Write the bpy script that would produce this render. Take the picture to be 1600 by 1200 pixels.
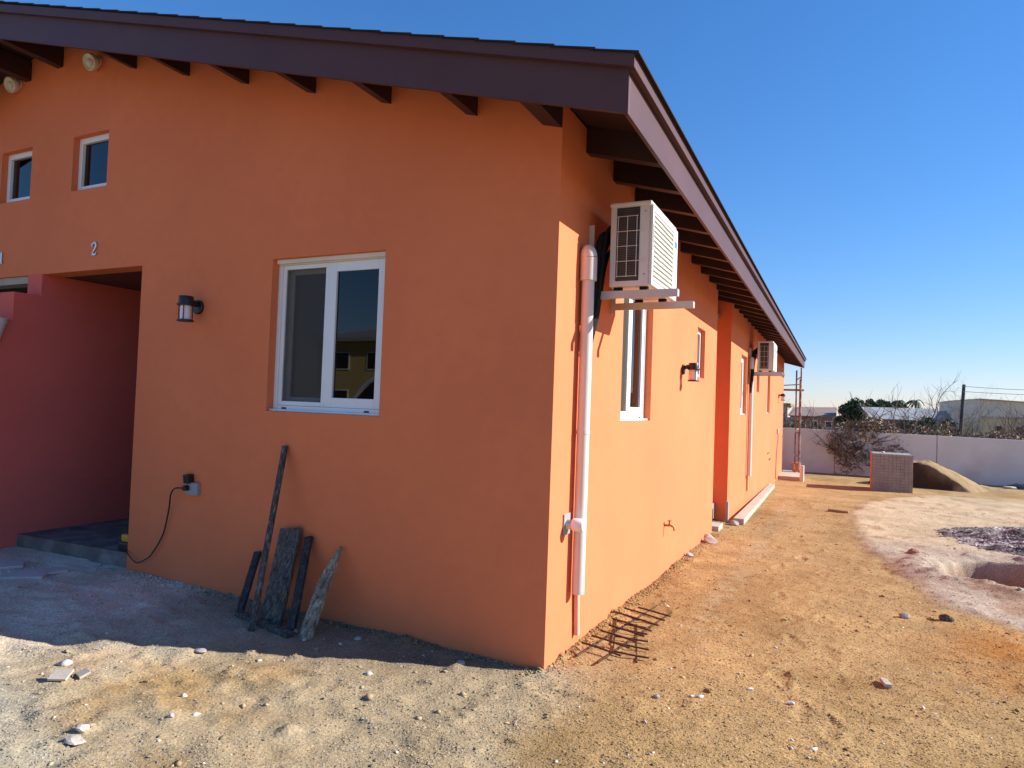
import bpy, bmesh, math, random
import numpy as np
from mathutils import Vector, Matrix

random.seed(7)
RNG = np.random.default_rng(11)
for o in list(bpy.data.objects):
    bpy.data.objects.remove(o, do_unlink=True)
scene = bpy.context.scene
COL = scene.collection

# ------------------------------------------------------------------ camera
cam_d = bpy.data.cameras.new('camera')
cam = bpy.data.objects.new('camera', cam_d)
COL.objects.link(cam)
CAM = Vector((1.405, -3.411, 1.45))
yaw, pitch, roll = math.radians(25.957), math.radians(1.671), math.radians(2.081)
Fv = Vector((-math.sin(yaw)*math.cos(pitch), math.cos(yaw)*math.cos(pitch), math.sin(pitch)))
Rv = Vector((math.cos(yaw), math.sin(yaw), 0)); Uv = Rv.cross(Fv)
R2 = Rv*math.cos(roll) + Uv*math.sin(roll); U2 = Uv*math.cos(roll) - Rv*math.sin(roll)
mw = Matrix((R2, U2, -Fv)).transposed().to_4x4(); mw.translation = CAM
cam.matrix_world = mw
cam_d.sensor_fit = 'HORIZONTAL'; cam_d.sensor_width = 36.0
cam_d.lens = 36.0*1046.24/1600.0
cam_d.clip_start = 0.05; cam_d.clip_end = 3000
scene.camera = cam

# ------------------------------------------------------------------ sky, sun, exposure
SUN = Vector((1.0, 0.46, 0.62)).normalized()
sun_el = math.asin(SUN.z); sun_az = math.atan2(SUN.x, SUN.y)
world = bpy.data.worlds.new('World'); scene.world = world; world.use_nodes = True
wn = world.node_tree.nodes; wl = world.node_tree.links
wn.clear()
sky = wn.new('ShaderNodeTexSky'); sky.sky_type = 'NISHITA'; sky.sun_disc = False
sky.sun_elevation = sun_el; sky.sun_rotation = sun_az
sky.altitude = 0; sky.air_density = 1.2; sky.dust_density = 0.0; sky.ozone_density = 9.0
bg = wn.new('ShaderNodeBackground'); bg.inputs['Strength'].default_value = 0.118
wo = wn.new('ShaderNodeOutputWorld')
hs = wn.new('ShaderNodeHueSaturation'); hs.inputs['Saturation'].default_value = 1.17
mu = wn.new('ShaderNodeVectorMath'); mu.operation = 'MULTIPLY'; mu.inputs[1].default_value = (1.10, 0.96, 1.05)   # a deep, clear blue day
ga = wn.new('ShaderNodeGamma'); ga.inputs[1].default_value = 0.85
wl.new(sky.outputs[0], ga.inputs[0]); wl.new(ga.outputs[0], hs.inputs['Color']); wl.new(hs.outputs[0], mu.inputs[0]); wl.new(mu.outputs[0], bg.inputs['Color']); wl.new(bg.outputs[0], wo.inputs['Surface'])
sd = bpy.data.lights.new('sun', 'SUN'); sd.energy = 5.0; sd.angle = math.radians(0.5); sd.color = (1.0, 0.96, 0.90)
so = bpy.data.objects.new('sun', sd); COL.objects.link(so)
so.rotation_euler = SUN.to_track_quat('Z', 'Y').to_euler(); so.location = (30, 15, 25)
scene.view_settings.view_transform = 'Standard'; scene.view_settings.look = 'None'
scene.view_settings.gamma = 1.0; scene.view_settings.use_curve_mapping = False
scene.view_settings.exposure = 0.85
scene.render.engine = 'CYCLES'

# ------------------------------------------------------------------ materials
MATS = {}
def mat(name, base, rough=0.8, spec=0.3, var=0.10, vscale=3.0, bump=0.0, bscale=80.0, metal=0.0, fine=0.0, fscale=60.0, tint=None, attr=None, stretch=None):
    m = bpy.data.materials.new(name); m.use_nodes = True
    nt = m.node_tree; n = nt.nodes; l = nt.links
    p = n['Principled BSDF']
    p.inputs['Roughness'].default_value = rough; p.inputs['Metallic'].default_value = metal
    p.inputs['Specular IOR Level'].default_value = spec
    tc = n.new('ShaderNodeTexCoord')
    if attr:
        a = n.new('ShaderNodeAttribute'); a.attribute_name = attr; src = a.outputs['Color']
    else:
        c = n.new('ShaderNodeRGB'); c.outputs[0].default_value = (*base, 1); src = c.outputs[0]
    def vary(src, scale, amount, detail):
        if amount <= 0: return src
        t = n.new('ShaderNodeTexNoise'); t.inputs['Scale'].default_value = scale; t.inputs['Detail'].default_value = detail
        l.new(tc.outputs['Object'], t.inputs['Vector'])
        r = n.new('ShaderNodeMapRange'); r.inputs['From Min'].default_value = 0.3; r.inputs['From Max'].default_value = 0.7
        r.inputs['To Min'].default_value = 1-amount; r.inputs['To Max'].default_value = 1+amount
        l.new(t.outputs['Fac'], r.inputs['Value'])
        v = n.new('ShaderNodeVectorMath'); v.operation = 'SCALE'
        l.new(src, v.inputs[0]); l.new(r.outputs[0], v.inputs['Scale'])
        return v.outputs[0]
    src = vary(src, vscale, var, 5)
    src = vary(src, fscale, fine, 3)
    if tint:
        tcol, tsc, lo, hi, amt = tint
        t = n.new('ShaderNodeTexNoise'); t.inputs['Scale'].default_value = tsc; t.inputs['Detail'].default_value = 8
        vm = n.new('ShaderNodeVectorMath'); vm.operation = 'MULTIPLY'; vm.inputs[1].default_value = stretch or (1, 1, 1)
        l.new(tc.outputs['Object'], vm.inputs[0]); l.new(vm.outputs[0], t.inputs['Vector'])
        r = n.new('ShaderNodeMapRange'); r.inputs['From Min'].default_value = lo; r.inputs['From Max'].default_value = hi
        r.inputs['To Max'].default_value = amt
        l.new(t.outputs['Fac'], r.inputs['Value'])
        mx = n.new('ShaderNodeMix'); mx.data_type = 'RGBA'
        l.new(r.outputs[0], mx.inputs['Factor']); l.new(src, mx.inputs['A']); mx.inputs['B'].default_value = (*tcol, 1)
        src = mx.outputs['Result']
    l.new(src, p.inputs['Base Color'])
    if bump > 0:
        t = n.new('ShaderNodeTexNoise'); t.inputs['Scale'].default_value = bscale; t.inputs['Detail'].default_value = 6
        l.new(tc.outputs['Object'], t.inputs['Vector'])
        b = n.new('ShaderNodeBump'); b.inputs['Strength'].default_value = bump; b.inputs['Distance'].default_value = 0.01
        l.new(t.outputs['Fac'], b.inputs['Height']); l.new(b.outputs[0], p.inputs['Normal'])
    MATS[name] = m
    return m

M_ORANGE = mat('orange_render', (0.76, 0.208, 0.086), 0.88, 0.2, 0.06, 0.9, 0.16, 130, fine=0.025, fscale=9, tint=((0.69, 0.176, 0.072), 0.7, 0.45, 0.75, 0.55))
M_PINK = mat('pink_render', (0.72, 0.142, 0.108), 0.88, 0.2, 0.06, 1.5, 0.10, 160)
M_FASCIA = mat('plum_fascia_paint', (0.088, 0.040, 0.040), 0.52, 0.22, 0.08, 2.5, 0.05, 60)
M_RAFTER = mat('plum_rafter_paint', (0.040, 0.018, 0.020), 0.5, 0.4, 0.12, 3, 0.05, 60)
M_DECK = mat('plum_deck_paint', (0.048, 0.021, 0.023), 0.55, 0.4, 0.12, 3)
M_SHINGLE = mat('dark_shingle', (0.03, 0.024, 0.026), 0.9, 0.2, 0.25, 8, 0.3, 90)
M_WHITE = mat('white_frame', (0.76, 0.76, 0.755), 0.35, 0.5, 0.03, 4)
M_PVC = mat('white_pipe', (0.66, 0.59, 0.53), 0.4, 0.5, 0.05, 4)
M_CREAM = mat('cream_plastic', (0.70, 0.65, 0.56), 0.5, 0.4, 0.06, 6)
M_ACW = mat('ac_enamel', (0.64, 0.62, 0.57), 0.4, 0.5, 0.06, 5, tint=((0.45, 0.36, 0.26), 7, 0.58, 0.85, 0.35))
M_ACG = mat('ac_louvre', (0.55, 0.54, 0.47), 0.5, 0.4, 0.05, 5)
M_BRKT = mat('bracket_paint', (0.56, 0.50, 0.45), 0.5, 0.4, 0.08, 8)
M_DARK = mat('coil_dark', (0.030, 0.026, 0.022), 0.6, 0.4, 0.2, 20)
M_BLACK = mat('black_metal', (0.012, 0.012, 0.013), 0.45, 0.5, 0.1, 10)
M_RUBBER = mat('black_insulation', (0.014, 0.013, 0.013), 0.9, 0.2, 0.2, 30, 0.3, 60)
M_BLUE = mat('blue_label', (0.05, 0.16, 0.50), 0.5, 0.4, 0.05, 5)
M_PALEBLUE = mat('pale_label', (0.66, 0.74, 0.82), 0.5, 0.4, 0.03, 5)
M_CONC = mat('concrete', (0.30, 0.285, 0.26), 0.9, 0.2, 0.15, 4, 0.25, 60, fine=0.08)
M_STEP = mat('dusty_step', (0.175, 0.155, 0.14), 0.95, 0.1, 0.25, 5, 0.5, 40, fine=0.15, tint=((0.36, 0.33, 0.30), 6, 0.5, 0.7, 0.6))
M_CONCL = mat('pale_concrete', (0.43, 0.38, 0.31), 0.9, 0.2, 0.12, 4, 0.25, 60, fine=0.06)
M_GREYC = mat('grey_porch_render', (0.17, 0.175, 0.165), 0.9, 0.2, 0.1, 3)
M_INT = mat('room_plaster', (0.30, 0.27, 0.24), 0.9, 0.2, 0.05, 2)
M_SILVER = mat('brushed_metal', (0.55, 0.56, 0.57), 0.35, 0.5, 0.05, 10, metal=0.9)
M_GREY = mat('grey_plastic', (0.30, 0.31, 0.31), 0.5, 0.4, 0.06, 9)
M_RUST = mat('rusty_steel', (0.085, 0.036, 0.018), 0.85, 0.3, 0.35, 30, 0.3, 120)
M_SCAF = mat('scaffold_steel', (0.16, 0.10, 0.085), 0.7, 0.4, 0.35, 9, tint=((0.50, 0.40, 0.30), 4, 0.5, 0.6, 0.8))
M_PLANK = mat('weathered_plank', (0.30, 0.19, 0.11), 0.85, 0.2, 0.2, 6)
M_BOARDD = mat('cement_stained_board', (0.075, 0.070, 0.066), 0.9, 0.15, 0.35, 10, 0.7, 40, fine=0.45, fscale=75, tint=((0.25, 0.21, 0.15), 55, 0.44, 0.70, 0.75), stretch=(1, 1, 0.10))
M_BOARDB = mat('blue_black_board', (0.040, 0.038, 0.041), 0.9, 0.15, 0.4, 12, 0.6, 50, fine=0.35, fscale=60, tint=((0.12, 0.11, 0.10), 60, 0.46, 0.72, 0.7), stretch=(1, 1, 0.10))
M_BOARDK = mat('spattered_lath', (0.060, 0.054, 0.048), 0.85, 0.25, 0.4, 12, 0.4, 50, tint=((0.30, 0.28, 0.24), 70, 0.50, 0.72, 0.75), stretch=(1, 1, 0.25))
M_STAKE = mat('splintered_stake', (0.33, 0.27, 0.19), 0.9, 0.2, 0.4, 14, 0.6, 50, fine=0.3, fscale=70, tint=((0.07, 0.055, 0.042), 45, 0.47, 0.66, 0.8), stretch=(1, 1, 0.10))
M_CARD = mat('pinkish_cardboard', (0.56, 0.46, 0.42), 0.9, 0.2, 0.1, 6)
M_STONE = mat('pale_rubble', (0.50, 0.44, 0.37), 0.95, 0.15, 0.2, 14, 0.4, 60)
M_STONEG = mat('grey_rubble', (0.36, 0.33, 0.32), 0.95, 0.15, 0.2, 14, 0.4, 60)
M_FENCE = mat('grey_white_render', (0.72, 0.73, 0.66), 0.9, 0.2, 0.07, 0.9, 0.15, 60, tint=((0.40, 0.29, 0.21), 0.8, 0.52, 0.8, 0.45))
M_PAVER = mat('grey_paver', (0.285, 0.285, 0.27), 0.9, 0.2, 0.14, 7, 0.2, 60)
M_TERRA = mat('orange_paver', (0.40, 0.215, 0.14), 0.7, 0.3, 0.08, 6)
M_YELL = mat('tool_yellow', (0.60, 0.33, 0.02), 0.45, 0.5, 0.05, 6)
M_TAP = mat('brass_tap', (0.30, 0.17, 0.07), 0.5, 0.5, 0.2, 20, metal=0.6)
M_PORCHSH = mat('porch_shade_plum', (0.14, 0.05, 0.045), 0.9, 0.2, 0.1, 2)  # porch recess walls coloured dark to carry its shade
M_DOOR = mat('dark_door', (0.05, 0.03, 0.025), 0.5, 0.4, 0.1, 4)
M_BARK = mat('dry_bark', (0.17, 0.125, 0.10), 0.95, 0.1, 0.25, 8)
M_TWIG = mat('dry_twig', (0.16, 0.105, 0.085), 0.95, 0.1, 0.3, 5)
M_LEAF = mat('leaf', (1, 1, 1), 0.7, 0.25, 0.15, 2.0, attr='tone')
M_GROOF = mat('grey_roof_sheet', (0.34, 0.34, 0.335), 0.7, 0.3, 0.08, 0.6)
M_BROOF = mat('brown_roof_sheet', (0.28, 0.19, 0.15), 0.8, 0.3, 0.08, 0.6)
M_BLROOF = mat('blue_grey_roof', (0.15, 0.17, 0.22), 0.7, 0.3, 0.08, 0.6)
M_BEIGE = mat('beige_wall', (0.70, 0.61, 0.49), 0.9, 0.2, 0.08, 0.5)
M_OCHRE = mat('ochre_wall', (0.62, 0.49, 0.27), 0.9, 0.2, 0.12, 0.9)
M_BRWALL = mat('brown_wall', (0.34, 0.18, 0.12), 0.9, 0.2, 0.1, 0.7)
M_POLE = mat('creosote_pole', (0.07, 0.075, 0.075), 0.9, 0.2, 0.2, 3)
M_BUCKET = mat('orange_bucket', (0.52, 0.17, 0.07), 0.6, 0.4, 0.1, 6)
M_GROUND = mat('dirt', (1, 1, 1), 0.97, 0.08, 0.14, 2.2, 0.55, 70, fine=0.30, fscale=85, attr='tone')
M_GRAIN = mat('gravel', (1, 1, 1), 0.95, 0.12, 0.10, 6, attr='tone')

def glass_mat(name, tint, gloss=1.0):
    m = bpy.data.materials.new(name); m.use_nodes = True
    nt = m.node_tree; n = nt.nodes; l = nt.links; n.clear()
    out = n.new('ShaderNodeOutputMaterial'); mix = n.new('ShaderNodeMixShader')
    tr = n.new('ShaderNodeBsdfTransparent'); tr.inputs['Color'].default_value = (*tint, 1)
    gl = n.new('ShaderNodeBsdfGlossy'); gl.inputs['Roughness'].default_value = 0.01
    gl.inputs['Color'].default_value = (gloss, gloss, gloss, 1)
    fr = n.new('ShaderNodeFresnel'); fr.inputs['IOR'].default_value = 1.45
    l.new(fr.outputs[0], mix.inputs[0]); l.new(tr.outputs[0], mix.inputs[1]); l.new(gl.outputs[0], mix.inputs[2])
    l.new(mix.outputs[0], out.inputs['Surface'])
    return m
M_GLASS = glass_mat('tinted_pane', (0.035, 0.038, 0.042))
M_CLEAR = glass_mat('clear_lamp_glass', (0.9, 0.9, 0.9))
def screen_mat():
    m = bpy.data.materials.new('insect_mesh'); m.use_nodes = True
    nt = m.node_tree; n = nt.nodes; l = nt.links; n.clear()
    out = n.new('ShaderNodeOutputMaterial'); mix = n.new('ShaderNodeMixShader'); mix.inputs[0].default_value = 0.42
    tr = n.new('ShaderNodeBsdfTransparent'); d = n.new('ShaderNodeBsdfDiffuse'); d.inputs['Color'].default_value = (0.10, 0.095, 0.085, 1)
    l.new(tr.outputs[0], mix.inputs[1]); l.new(d.outputs[0], mix.inputs[2]); l.new(mix.outputs[0], out.inputs['Surface'])
    return m
M_SCREEN = screen_mat()

# ------------------------------------------------------------------ mesh helpers
def root_loc(o):
    v = Vector((0, 0, 0))
    while o is not None:
        v += o.location; o = o.parent
    return v

class MB:
    """collects shapes (in world coordinates) and links them as one mesh object"""
    def __init__(self): self.bm = bmesh.new()
    def box(self, x0, x1, y0, y1, z0, z1, bevel=0.0, rot=None, pivot=None):
        bm = self.bm
        vs = [bm.verts.new((x, y, z)) for x in (x0, x1) for y in (y0, y1) for z in (z0, z1)]
        fs = [bm.faces.new([vs[i] for i in q]) for q in ((0, 1, 3, 2), (4, 6, 7, 5), (0, 4, 5, 1), (2, 3, 7, 6), (0, 2, 6, 4), (1, 5, 7, 3))]
        if bevel > 0:
            es = list({e for f in fs for e in f.edges})
            r = bmesh.ops.bevel(bm, geom=es, offset=bevel, segments=2, affect='EDGES', profile=0.6)
            vs = list({v for f in r['faces'] for v in f.verts} | {v for v in vs if v.is_valid})
        if rot is not None:
            p = Vector(pivot) if pivot is not None else Vector(((x0+x1)/2, (y0+y1)/2, (z0+z1)/2))
            for v in vs: v.co = p + rot @ (v.co - p)
        return self
    def poly(self, pts):
        self.bm.faces.new([self.bm.verts.new(p) for p in pts]); return self
    def hexa(self, b, t):
        """prism between two matching loops"""
        bm = self.bm; B = [bm.verts.new(p) for p in b]; T = [bm.verts.new(p) for p in t]; n = len(B)
        bm.faces.new(B[::-1]); bm.faces.new(T)
        for i in range(n): bm.faces.new((B[i], B[(i+1) % n], T[(i+1) % n], T[i]))
        return self
    def tube(self, pts, r, n=8, r1=None, caps=True):
        bm = self.bm; pts = [Vector(p) for p in pts]; rings = []
        ref = None
        for i, p in enumerate(pts):
            d = (pts[min(i+1, len(pts)-1)] - pts[max(i-1, 0)]).normalized()
            if ref is None:
                ref = Vector((0, 0, 1)) if abs(d.z) < 0.9 else Vector((1, 0, 0))
            a = (ref - d*ref.dot(d)).normalized(); b = d.cross(a); ref = a
            rr = r if r1 is None else r + (r1-r)*i/max(1, len(pts)-1)
            rings.append([bm.verts.new(p + a*math.cos(t)*rr + b*math.sin(t)*rr) for t in [2*math.pi*k/n for k in range(n)]])
        for A, B in zip(rings, rings[1:]):
            for k in range(n): bm.faces.new((A[k], A[(k+1) % n], B[(k+1) % n], B[k]))
        if caps:
            bm.faces.new(rings[0][::-1]); bm.faces.new(rings[-1])
        return self
    def lathe(self, base, axis, prof, n=20):
        """prof: list of (radius, distance along axis)"""
        bm = self.bm; base = Vector(base); d = Vector(axis).normalized()
        ref = Vector((0, 0, 1)) if abs(d.z) < 0.9 else Vector((1, 0, 0))
        a = (ref - d*ref.dot(d)).normalized(); b = d.cross(a); rings = []
        for r, h in prof:
            rings.append([bm.verts.new(base + d*h + (a*math.cos(2*math.pi*k/n) + b*math.sin(2*math.pi*k/n))*max(r, 1e-4)) for k in range(n)])
        for A, B in zip(rings, rings[1:]):
            for k in range(n): bm.faces.new((A[k], A[(k+1) % n], B[(k+1) % n], B[k]))
        bm.faces.new(rings[0][::-1]); bm.faces.new(rings[-1])
        return self
    def build(self, name, m, parent=None, smooth=False, loc=None, merge=False):
        bm = self.bm
        if merge: bmesh.ops.remove_doubles(bm, verts=bm.verts, dist=1e-5)
        bmesh.ops.recalc_face_normals(bm, faces=bm.faces)
        off = root_loc(parent) if parent is not None else Vector(loc or (0, 0, 0))
        for v in bm.verts: v.co -= off
        me = bpy.data.meshes.new(name); bm.to_mesh(me); bm.free()
        if smooth:
            for p in me.polygons: p.use_smooth = True
            try: me.set_sharp_from_angle(angle=math.radians(38))
            except Exception: pass
        me.materials.append(m)
        o = bpy.data.objects.new(name, me); COL.objects.link(o)
        if parent is not None: o.parent = parent
        elif loc: o.location = loc
        return o

def tag(o, label=None, cat=None, group=None, kind=None):
    if label: o['label'] = label
    if cat: o['category'] = cat
    if group: o['group'] = group
    if kind: o['kind'] = kind
    return o
def thing(name, label, cat, loc=(0, 0, 0), group=None):
    o = bpy.data.objects.new(name, None); o.empty_display_size = 0.1; COL.objects.link(o); o.location = loc
    return tag(o, label, cat, group)
def copy_tree(o, parent=None):
    c = o.copy(); COL.objects.link(c); c.parent = parent
    for ch in list(o.children): copy_tree(ch, c)
    return c
def np_mesh(name, verts, faces, m, parent=None, tone=None, smooth=False):
    """verts (N,3), faces (M,k) arrays"""
    me = bpy.data.meshes.new(name)
    k = faces.shape[1]; nf = len(faces)
    me.vertices.add(len(verts)); me.vertices.foreach_set('co', np.ascontiguousarray(verts, np.float32).ravel())
    me.loops.add(nf*k); me.loops.foreach_set('vertex_index', np.ascontiguousarray(faces, np.int32).ravel())
    me.polygons.add(nf); me.polygons.foreach_set('loop_start', np.arange(0, nf*k, k, dtype=np.int32))
    me.update(calc_edges=True)
    if smooth: me.polygons.foreach_set('use_smooth', np.ones(nf, bool))
    if tone is not None:
        a = me.color_attributes.new('tone', 'FLOAT_COLOR', 'POINT')
        c = np.ones((len(verts), 4), np.float32); c[:, :3] = tone
        a.data.foreach_set('color', c.ravel())
    me.materials.append(m); me.validate()
    o = bpy.data.objects.new(name, me); COL.objects.link(o)
    if parent is not None: o.parent = parent
    return o

# ------------------------------------------------------------------ numpy noise
def _hash(ix, iy, s):
    h = (ix.astype(np.int64)*374761393 + iy.astype(np.int64)*668265263 + s*974711) & 0x7fffffff
    h = ((h ^ (h >> 13))*1274126177) & 0x7fffffff
    h = h ^ (h >> 16)
    return (h & 0xffff)/65535.0
def vnoise(x, y, s=0):
    ix = np.floor(x); iy = np.floor(y); fx = x-ix; fy = y-iy
    fx = fx*fx*fx*(fx*(fx*6-15)+10); fy = fy*fy*fy*(fy*(fy*6-15)+10)
    a = _hash(ix, iy, s); b = _hash(ix+1, iy, s); c = _hash(ix, iy+1, s); d = _hash(ix+1, iy+1, s)
    return (a+(b-a)*fx)*(1-fy) + (c+(d-c)*fx)*fy
def fbm(x, y, sc, o=4, s=0, g=0.5):
    v = 0; amp = 1; tot = 0
    for i in range(o):
        v = v + amp*(vnoise(x*sc+31.7*i, y*sc-17.3*i, s+i)-0.5); tot += amp; amp *= g; sc *= 2.03
    return v/tot*2      # about -1..1
def sst(a, b, x):
    t = np.clip((x-a)/(b-a), 0, 1); return t*t*(3-2*t)

# ------------------------------------------------------------------ the ground
def base_h(x, y):
    return -0.021*np.clip(y, 0, 60) + 0.018*np.clip(-x, 0, 5)
def ground_parts(x, y):
    d1 = fbm(x, y, 1.3, 4, 5); d2 = fbm(x, y, 4.0, 4, 9)
    # pit with its rim and the pale spoil round it
    px, py = x-3.06, y-4.62
    ang = np.arctan2(py, px)
    r = np.hypot(px/0.72, py/0.70) + 0.06*d2
    pit = 1-sst(0.84, 1.0, r)
    rim = np.exp(-((r-1.28)/0.24)**2)
    spoil = 1-sst(1.45, 2.3, r + 0.35*d1)
    edge = 1.75 + 0.22*d1 + 0.10*d2 + np.where(y > 7, 0, 0)
    # left boundary of the pale sand apron, x of the edge as a function of y
    ex = np.interp(y, [1.5, 2.4, 3.0, 4.1, 5.5, 6.6, 8.0, 9.5, 11.5, 13.2, 16], [3.4, 2.75, 2.25, 1.98, 1.82, 1.75, 1.68, 1.66, 1.95, 2.5, 4.2])
    apron = sst(-0.10, 0.14, x - ex + 0.13*d1 + 0.07*d2) * sst(1.2, 2.2, y) * (1-sst(13.5, 16.5, y + 0.9*d1))
    orange = np.exp(-(((x-2.65)/0.62)**2 + ((y-1.75)/0.85)**2)) * (1-apron)
    return d1, d2, pit, rim, spoil, apron, orange
_fr = np.random.default_rng(77)
STEPS = []
for (sx, sy, dx, dy, k_n) in ((1.35, -1.2, -0.02, 0.62, 12), (0.95, 5.0, 0.05, -0.60, 9), (1.6, 0.2, -0.66, -0.26, 7), (0.4, -1.5, -0.55, 0.10, 6), (-1.2, -1.1, -0.60, 0.22, 5)):
    for i in range(k_n):
        a = math.atan2(dy, dx); o = 0.10*(1 if i % 2 else -1)
        STEPS.append((sx+dx*i-math.sin(a)*o+_fr.uniform(-.05, .05), sy+dy*i+math.cos(a)*o+_fr.uniform(-.05, .05), a+_fr.uniform(-.25, .25), _fr.uniform(0.5, 1.0)))
def footprints(x, y):
    h = np.zeros_like(x)
    for fx, fy, a, d in STEPS:
        m = (np.abs(x-fx) < 0.3) & (np.abs(y-fy) < 0.3)
        if not m.any(): continue
        u = (x[m]-fx)*math.cos(a)+(y[m]-fy)*math.sin(a); v = -(x[m]-fx)*math.sin(a)+(y[m]-fy)*math.cos(a)
        q = np.sqrt((u/0.145)**2+(v/(0.052+0.012*np.sign(u)))**2)
        h[m] += d*(-0.010*(1-sst(0.75, 1.05, q)) + 0.006*np.exp(-((q-1.25)/0.22)**2))
    return h
def ground_h(x, y):
    d1, d2, pit, rim, spoil, apron, orange = ground_parts(x, y)
    near = 1/(1+((np.hypot(x-0.5, y+1)/14)**2))
    h = base_h(x, y) + 0.018*fbm(x, y, 0.9, 4, 21)*near + (0.009-0.004*sst(0.0, 0.4, x))*fbm(x, y, 5.5, 4, 33)*near
    g = fbm(x, y, 14, 3, 41)
    h = h + 0.006*g*near
    # rougher trodden ridges in front of the house
    fr = sst(0.25, -0.35, y)*sst(0.6, -0.3, x)
    rid = np.abs(fbm(x*0.55+y*0.8, y*1.5-x*0.35, 1.6, 4, 55))
    h = h + fr*(0.050*(0.35-rid) + 0.022*np.abs(fbm(x, y, 4.5, 4, 57))) * sst(-0.15, -0.9, y)
    # small clods
    cl = np.clip(fbm(x, y, 9.0, 2, 61)-0.42, 0, 1)
    h = h + (0.045-0.028*sst(0.0, 0.4, x))*cl*near
    h = h - 0.40*pit + 0.085*rim*(0.7+0.6*d2) + 0.05*apron*(0.4+0.8*d1)*(1-pit) + 0.03*spoil*np.abs(d2)
    h = h + 0.05*orange*(0.4+d1)
    h = h + footprints(x, y)
    # packed earth against the walls
    wallx = np.exp(-np.clip(x, 0, 9)/0.10)*(y > -0.02)*(x > -0.05)
    h = h + 0.012*wallx*(1+d2)
    return h
def ground_col(x, y):
    d1, d2, pit, rim, spoil, apron, orange = ground_parts(x, y)
    n1 = fbm(x, y, 0.7, 5, 71); n2 = fbm(x, y, 2.6, 5, 81); n3 = fbm(x, y, 11, 3, 91)
    def C(*c): return np.array(c)[None, :]
    def mix(a, b, t): return a*(1-t[:, None]) + b*t[:, None]
    side = mix(np.repeat(C(0.52, 0.350, 0.185), len(x), 0), C(0.40, 0.260, 0.125), sst(0.0, 0.7, n2+0.4*n3))
    side = mix(side, C(0.50, 0.35, 0.20), sst(0.1, 0.7, n1))
    side = mix(side, C(0.33, 0.205, 0.095), 0.55*sst(0.05, 0.6, fbm(x*1.9, y*0.40, 1.0, 5, 141)))
    # pale trodden stripe along the string line beside the wall
    st = np.exp(-((x-0.60-0.03*d1)/0.10)**2)*sst(0.6, 1.6, y)*(1-sst(8, 12, y))
    side = mix(side, C(0.48, 0.39, 0.27), 0.65*st*sst(-0.5, 0.3, n3))
    front = mix(np.repeat(C(0.50, 0.395, 0.285), len(x), 0), C(0.47, 0.315, 0.17), sst(0.05, 0.75, n2 + 0.25*n1))
    front = mix(front, C(0.52, 0.46, 0.38), sst(0.05, 0.6, fbm(x, y, 1.5, 5, 101))*sst(-0.2, -1.2, x))
    # grey cement dust around the porch
    cem = sst(-1.2, -2.7, x + 0.5*n1)*sst(-1.9, -0.8, y+0.3*n2)*(0.75+0.25*sst(-0.4, 0.4, n2))
    front = mix(front, C(0.92, 0.80, 0.74), 0.94*cem)
    spill = sst(0.25, 0.55, fbm(x, y, 1.8, 5, 111)+0.2)*np.exp(-(((x+3.2)/0.9)**2+((y+0.35)/0.45)**2))
    front = mix(front, C(1.1, 1.0, 0.96), np.clip(1.2*spill, 0, 1))
    foot_shade = np.exp(-((y+0.22)/0.30)**2)*sst(-2.9, -2.2, x)*sst(0.1, -0.5, x)  # shading near the leaning boards, put into the dirt colour
    front = mix(front, C(0.26, 0.215, 0.17), 0.7*foot_shade*sst(-0.6, 0.5, n2+0.4))
    slab = np.exp(-(((x+2.15)/0.55)**2+((y+1.78)/0.22)**2))
    front = mix(front, C(0.60, 0.56, 0.50), np.clip(1.3*slab, 0, 1))
    w = sst(-0.15, 0.45, x + 0.25*y*0 + 0.30*n2 - 0.25*sst(-0.1, -1.2, y)) * 1.0
    w = np.maximum(w, sst(0.0, 0.25, y)*(x > -0.05))
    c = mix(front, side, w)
    sand = mix(np.repeat(C(0.68, 0.54, 0.40), len(x), 0), C(0.56, 0.455, 0.40), sst(7.2, 5.6, y+0.8*n1))
    sand = mix(sand, C(0.40, 0.24, 0.17), 0.75*sst(0.25, 0.6, n2+0.15*n3))
    c = mix(c, sand, apron)
    c = mix(c, C(0.52, 0.24, 0.075), np.clip(1.2*orange, 0, 1)*sst(-0.7, 0.3, n2))
    c = mix(c, C(0.46, 0.165, 0.075), pit*sst(-0.6, 0.2, n2+0.4))
    far = sst(18, 40, y); c = mix(c, C(0.40, 0.31, 0.20), far)
    return np.clip(c*(1+0.10*n3[:, None])*np.array([[0.72, 0.69, 0.575]]), 0.01, 0.9)

def spaced(dense0, dense1, step, lo, hi, grow):
    v = list(np.arange(dense0, dense1, step)); s = step
    a = dense1
    while a < hi: v.append(a); s *= grow; a += s
    a = dense0; s = step
    while a > lo: s *= grow; a -= s; v.append(a)
    return np.array(sorted(v))
gx = spaced(-3.6, 3.6, 0.022, -900, 900, 1.09)
gy = spaced(-2.4, 5.6, 0.022, -900, 1500, 1.030)
X, Y = np.meshgrid(gx, gy, indexing='xy')
xf, yf = X.ravel(), Y.ravel()
zf = ground_h(xf, yf)
nx, ny = len(gx), len(gy)
idx = np.arange(nx*ny).reshape(ny, nx)
quads = np.stack([idx[:-1, :-1], idx[:-1, 1:], idx[1:, 1:], idx[1:, :-1]], -1).reshape(-1, 4)
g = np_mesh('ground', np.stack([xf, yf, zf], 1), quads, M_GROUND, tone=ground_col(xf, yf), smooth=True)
tag(g, kind='structure')

def gz(x, y): return float(ground_h(np.array([x*1.0]), np.array([y*1.0]))[0])

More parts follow.
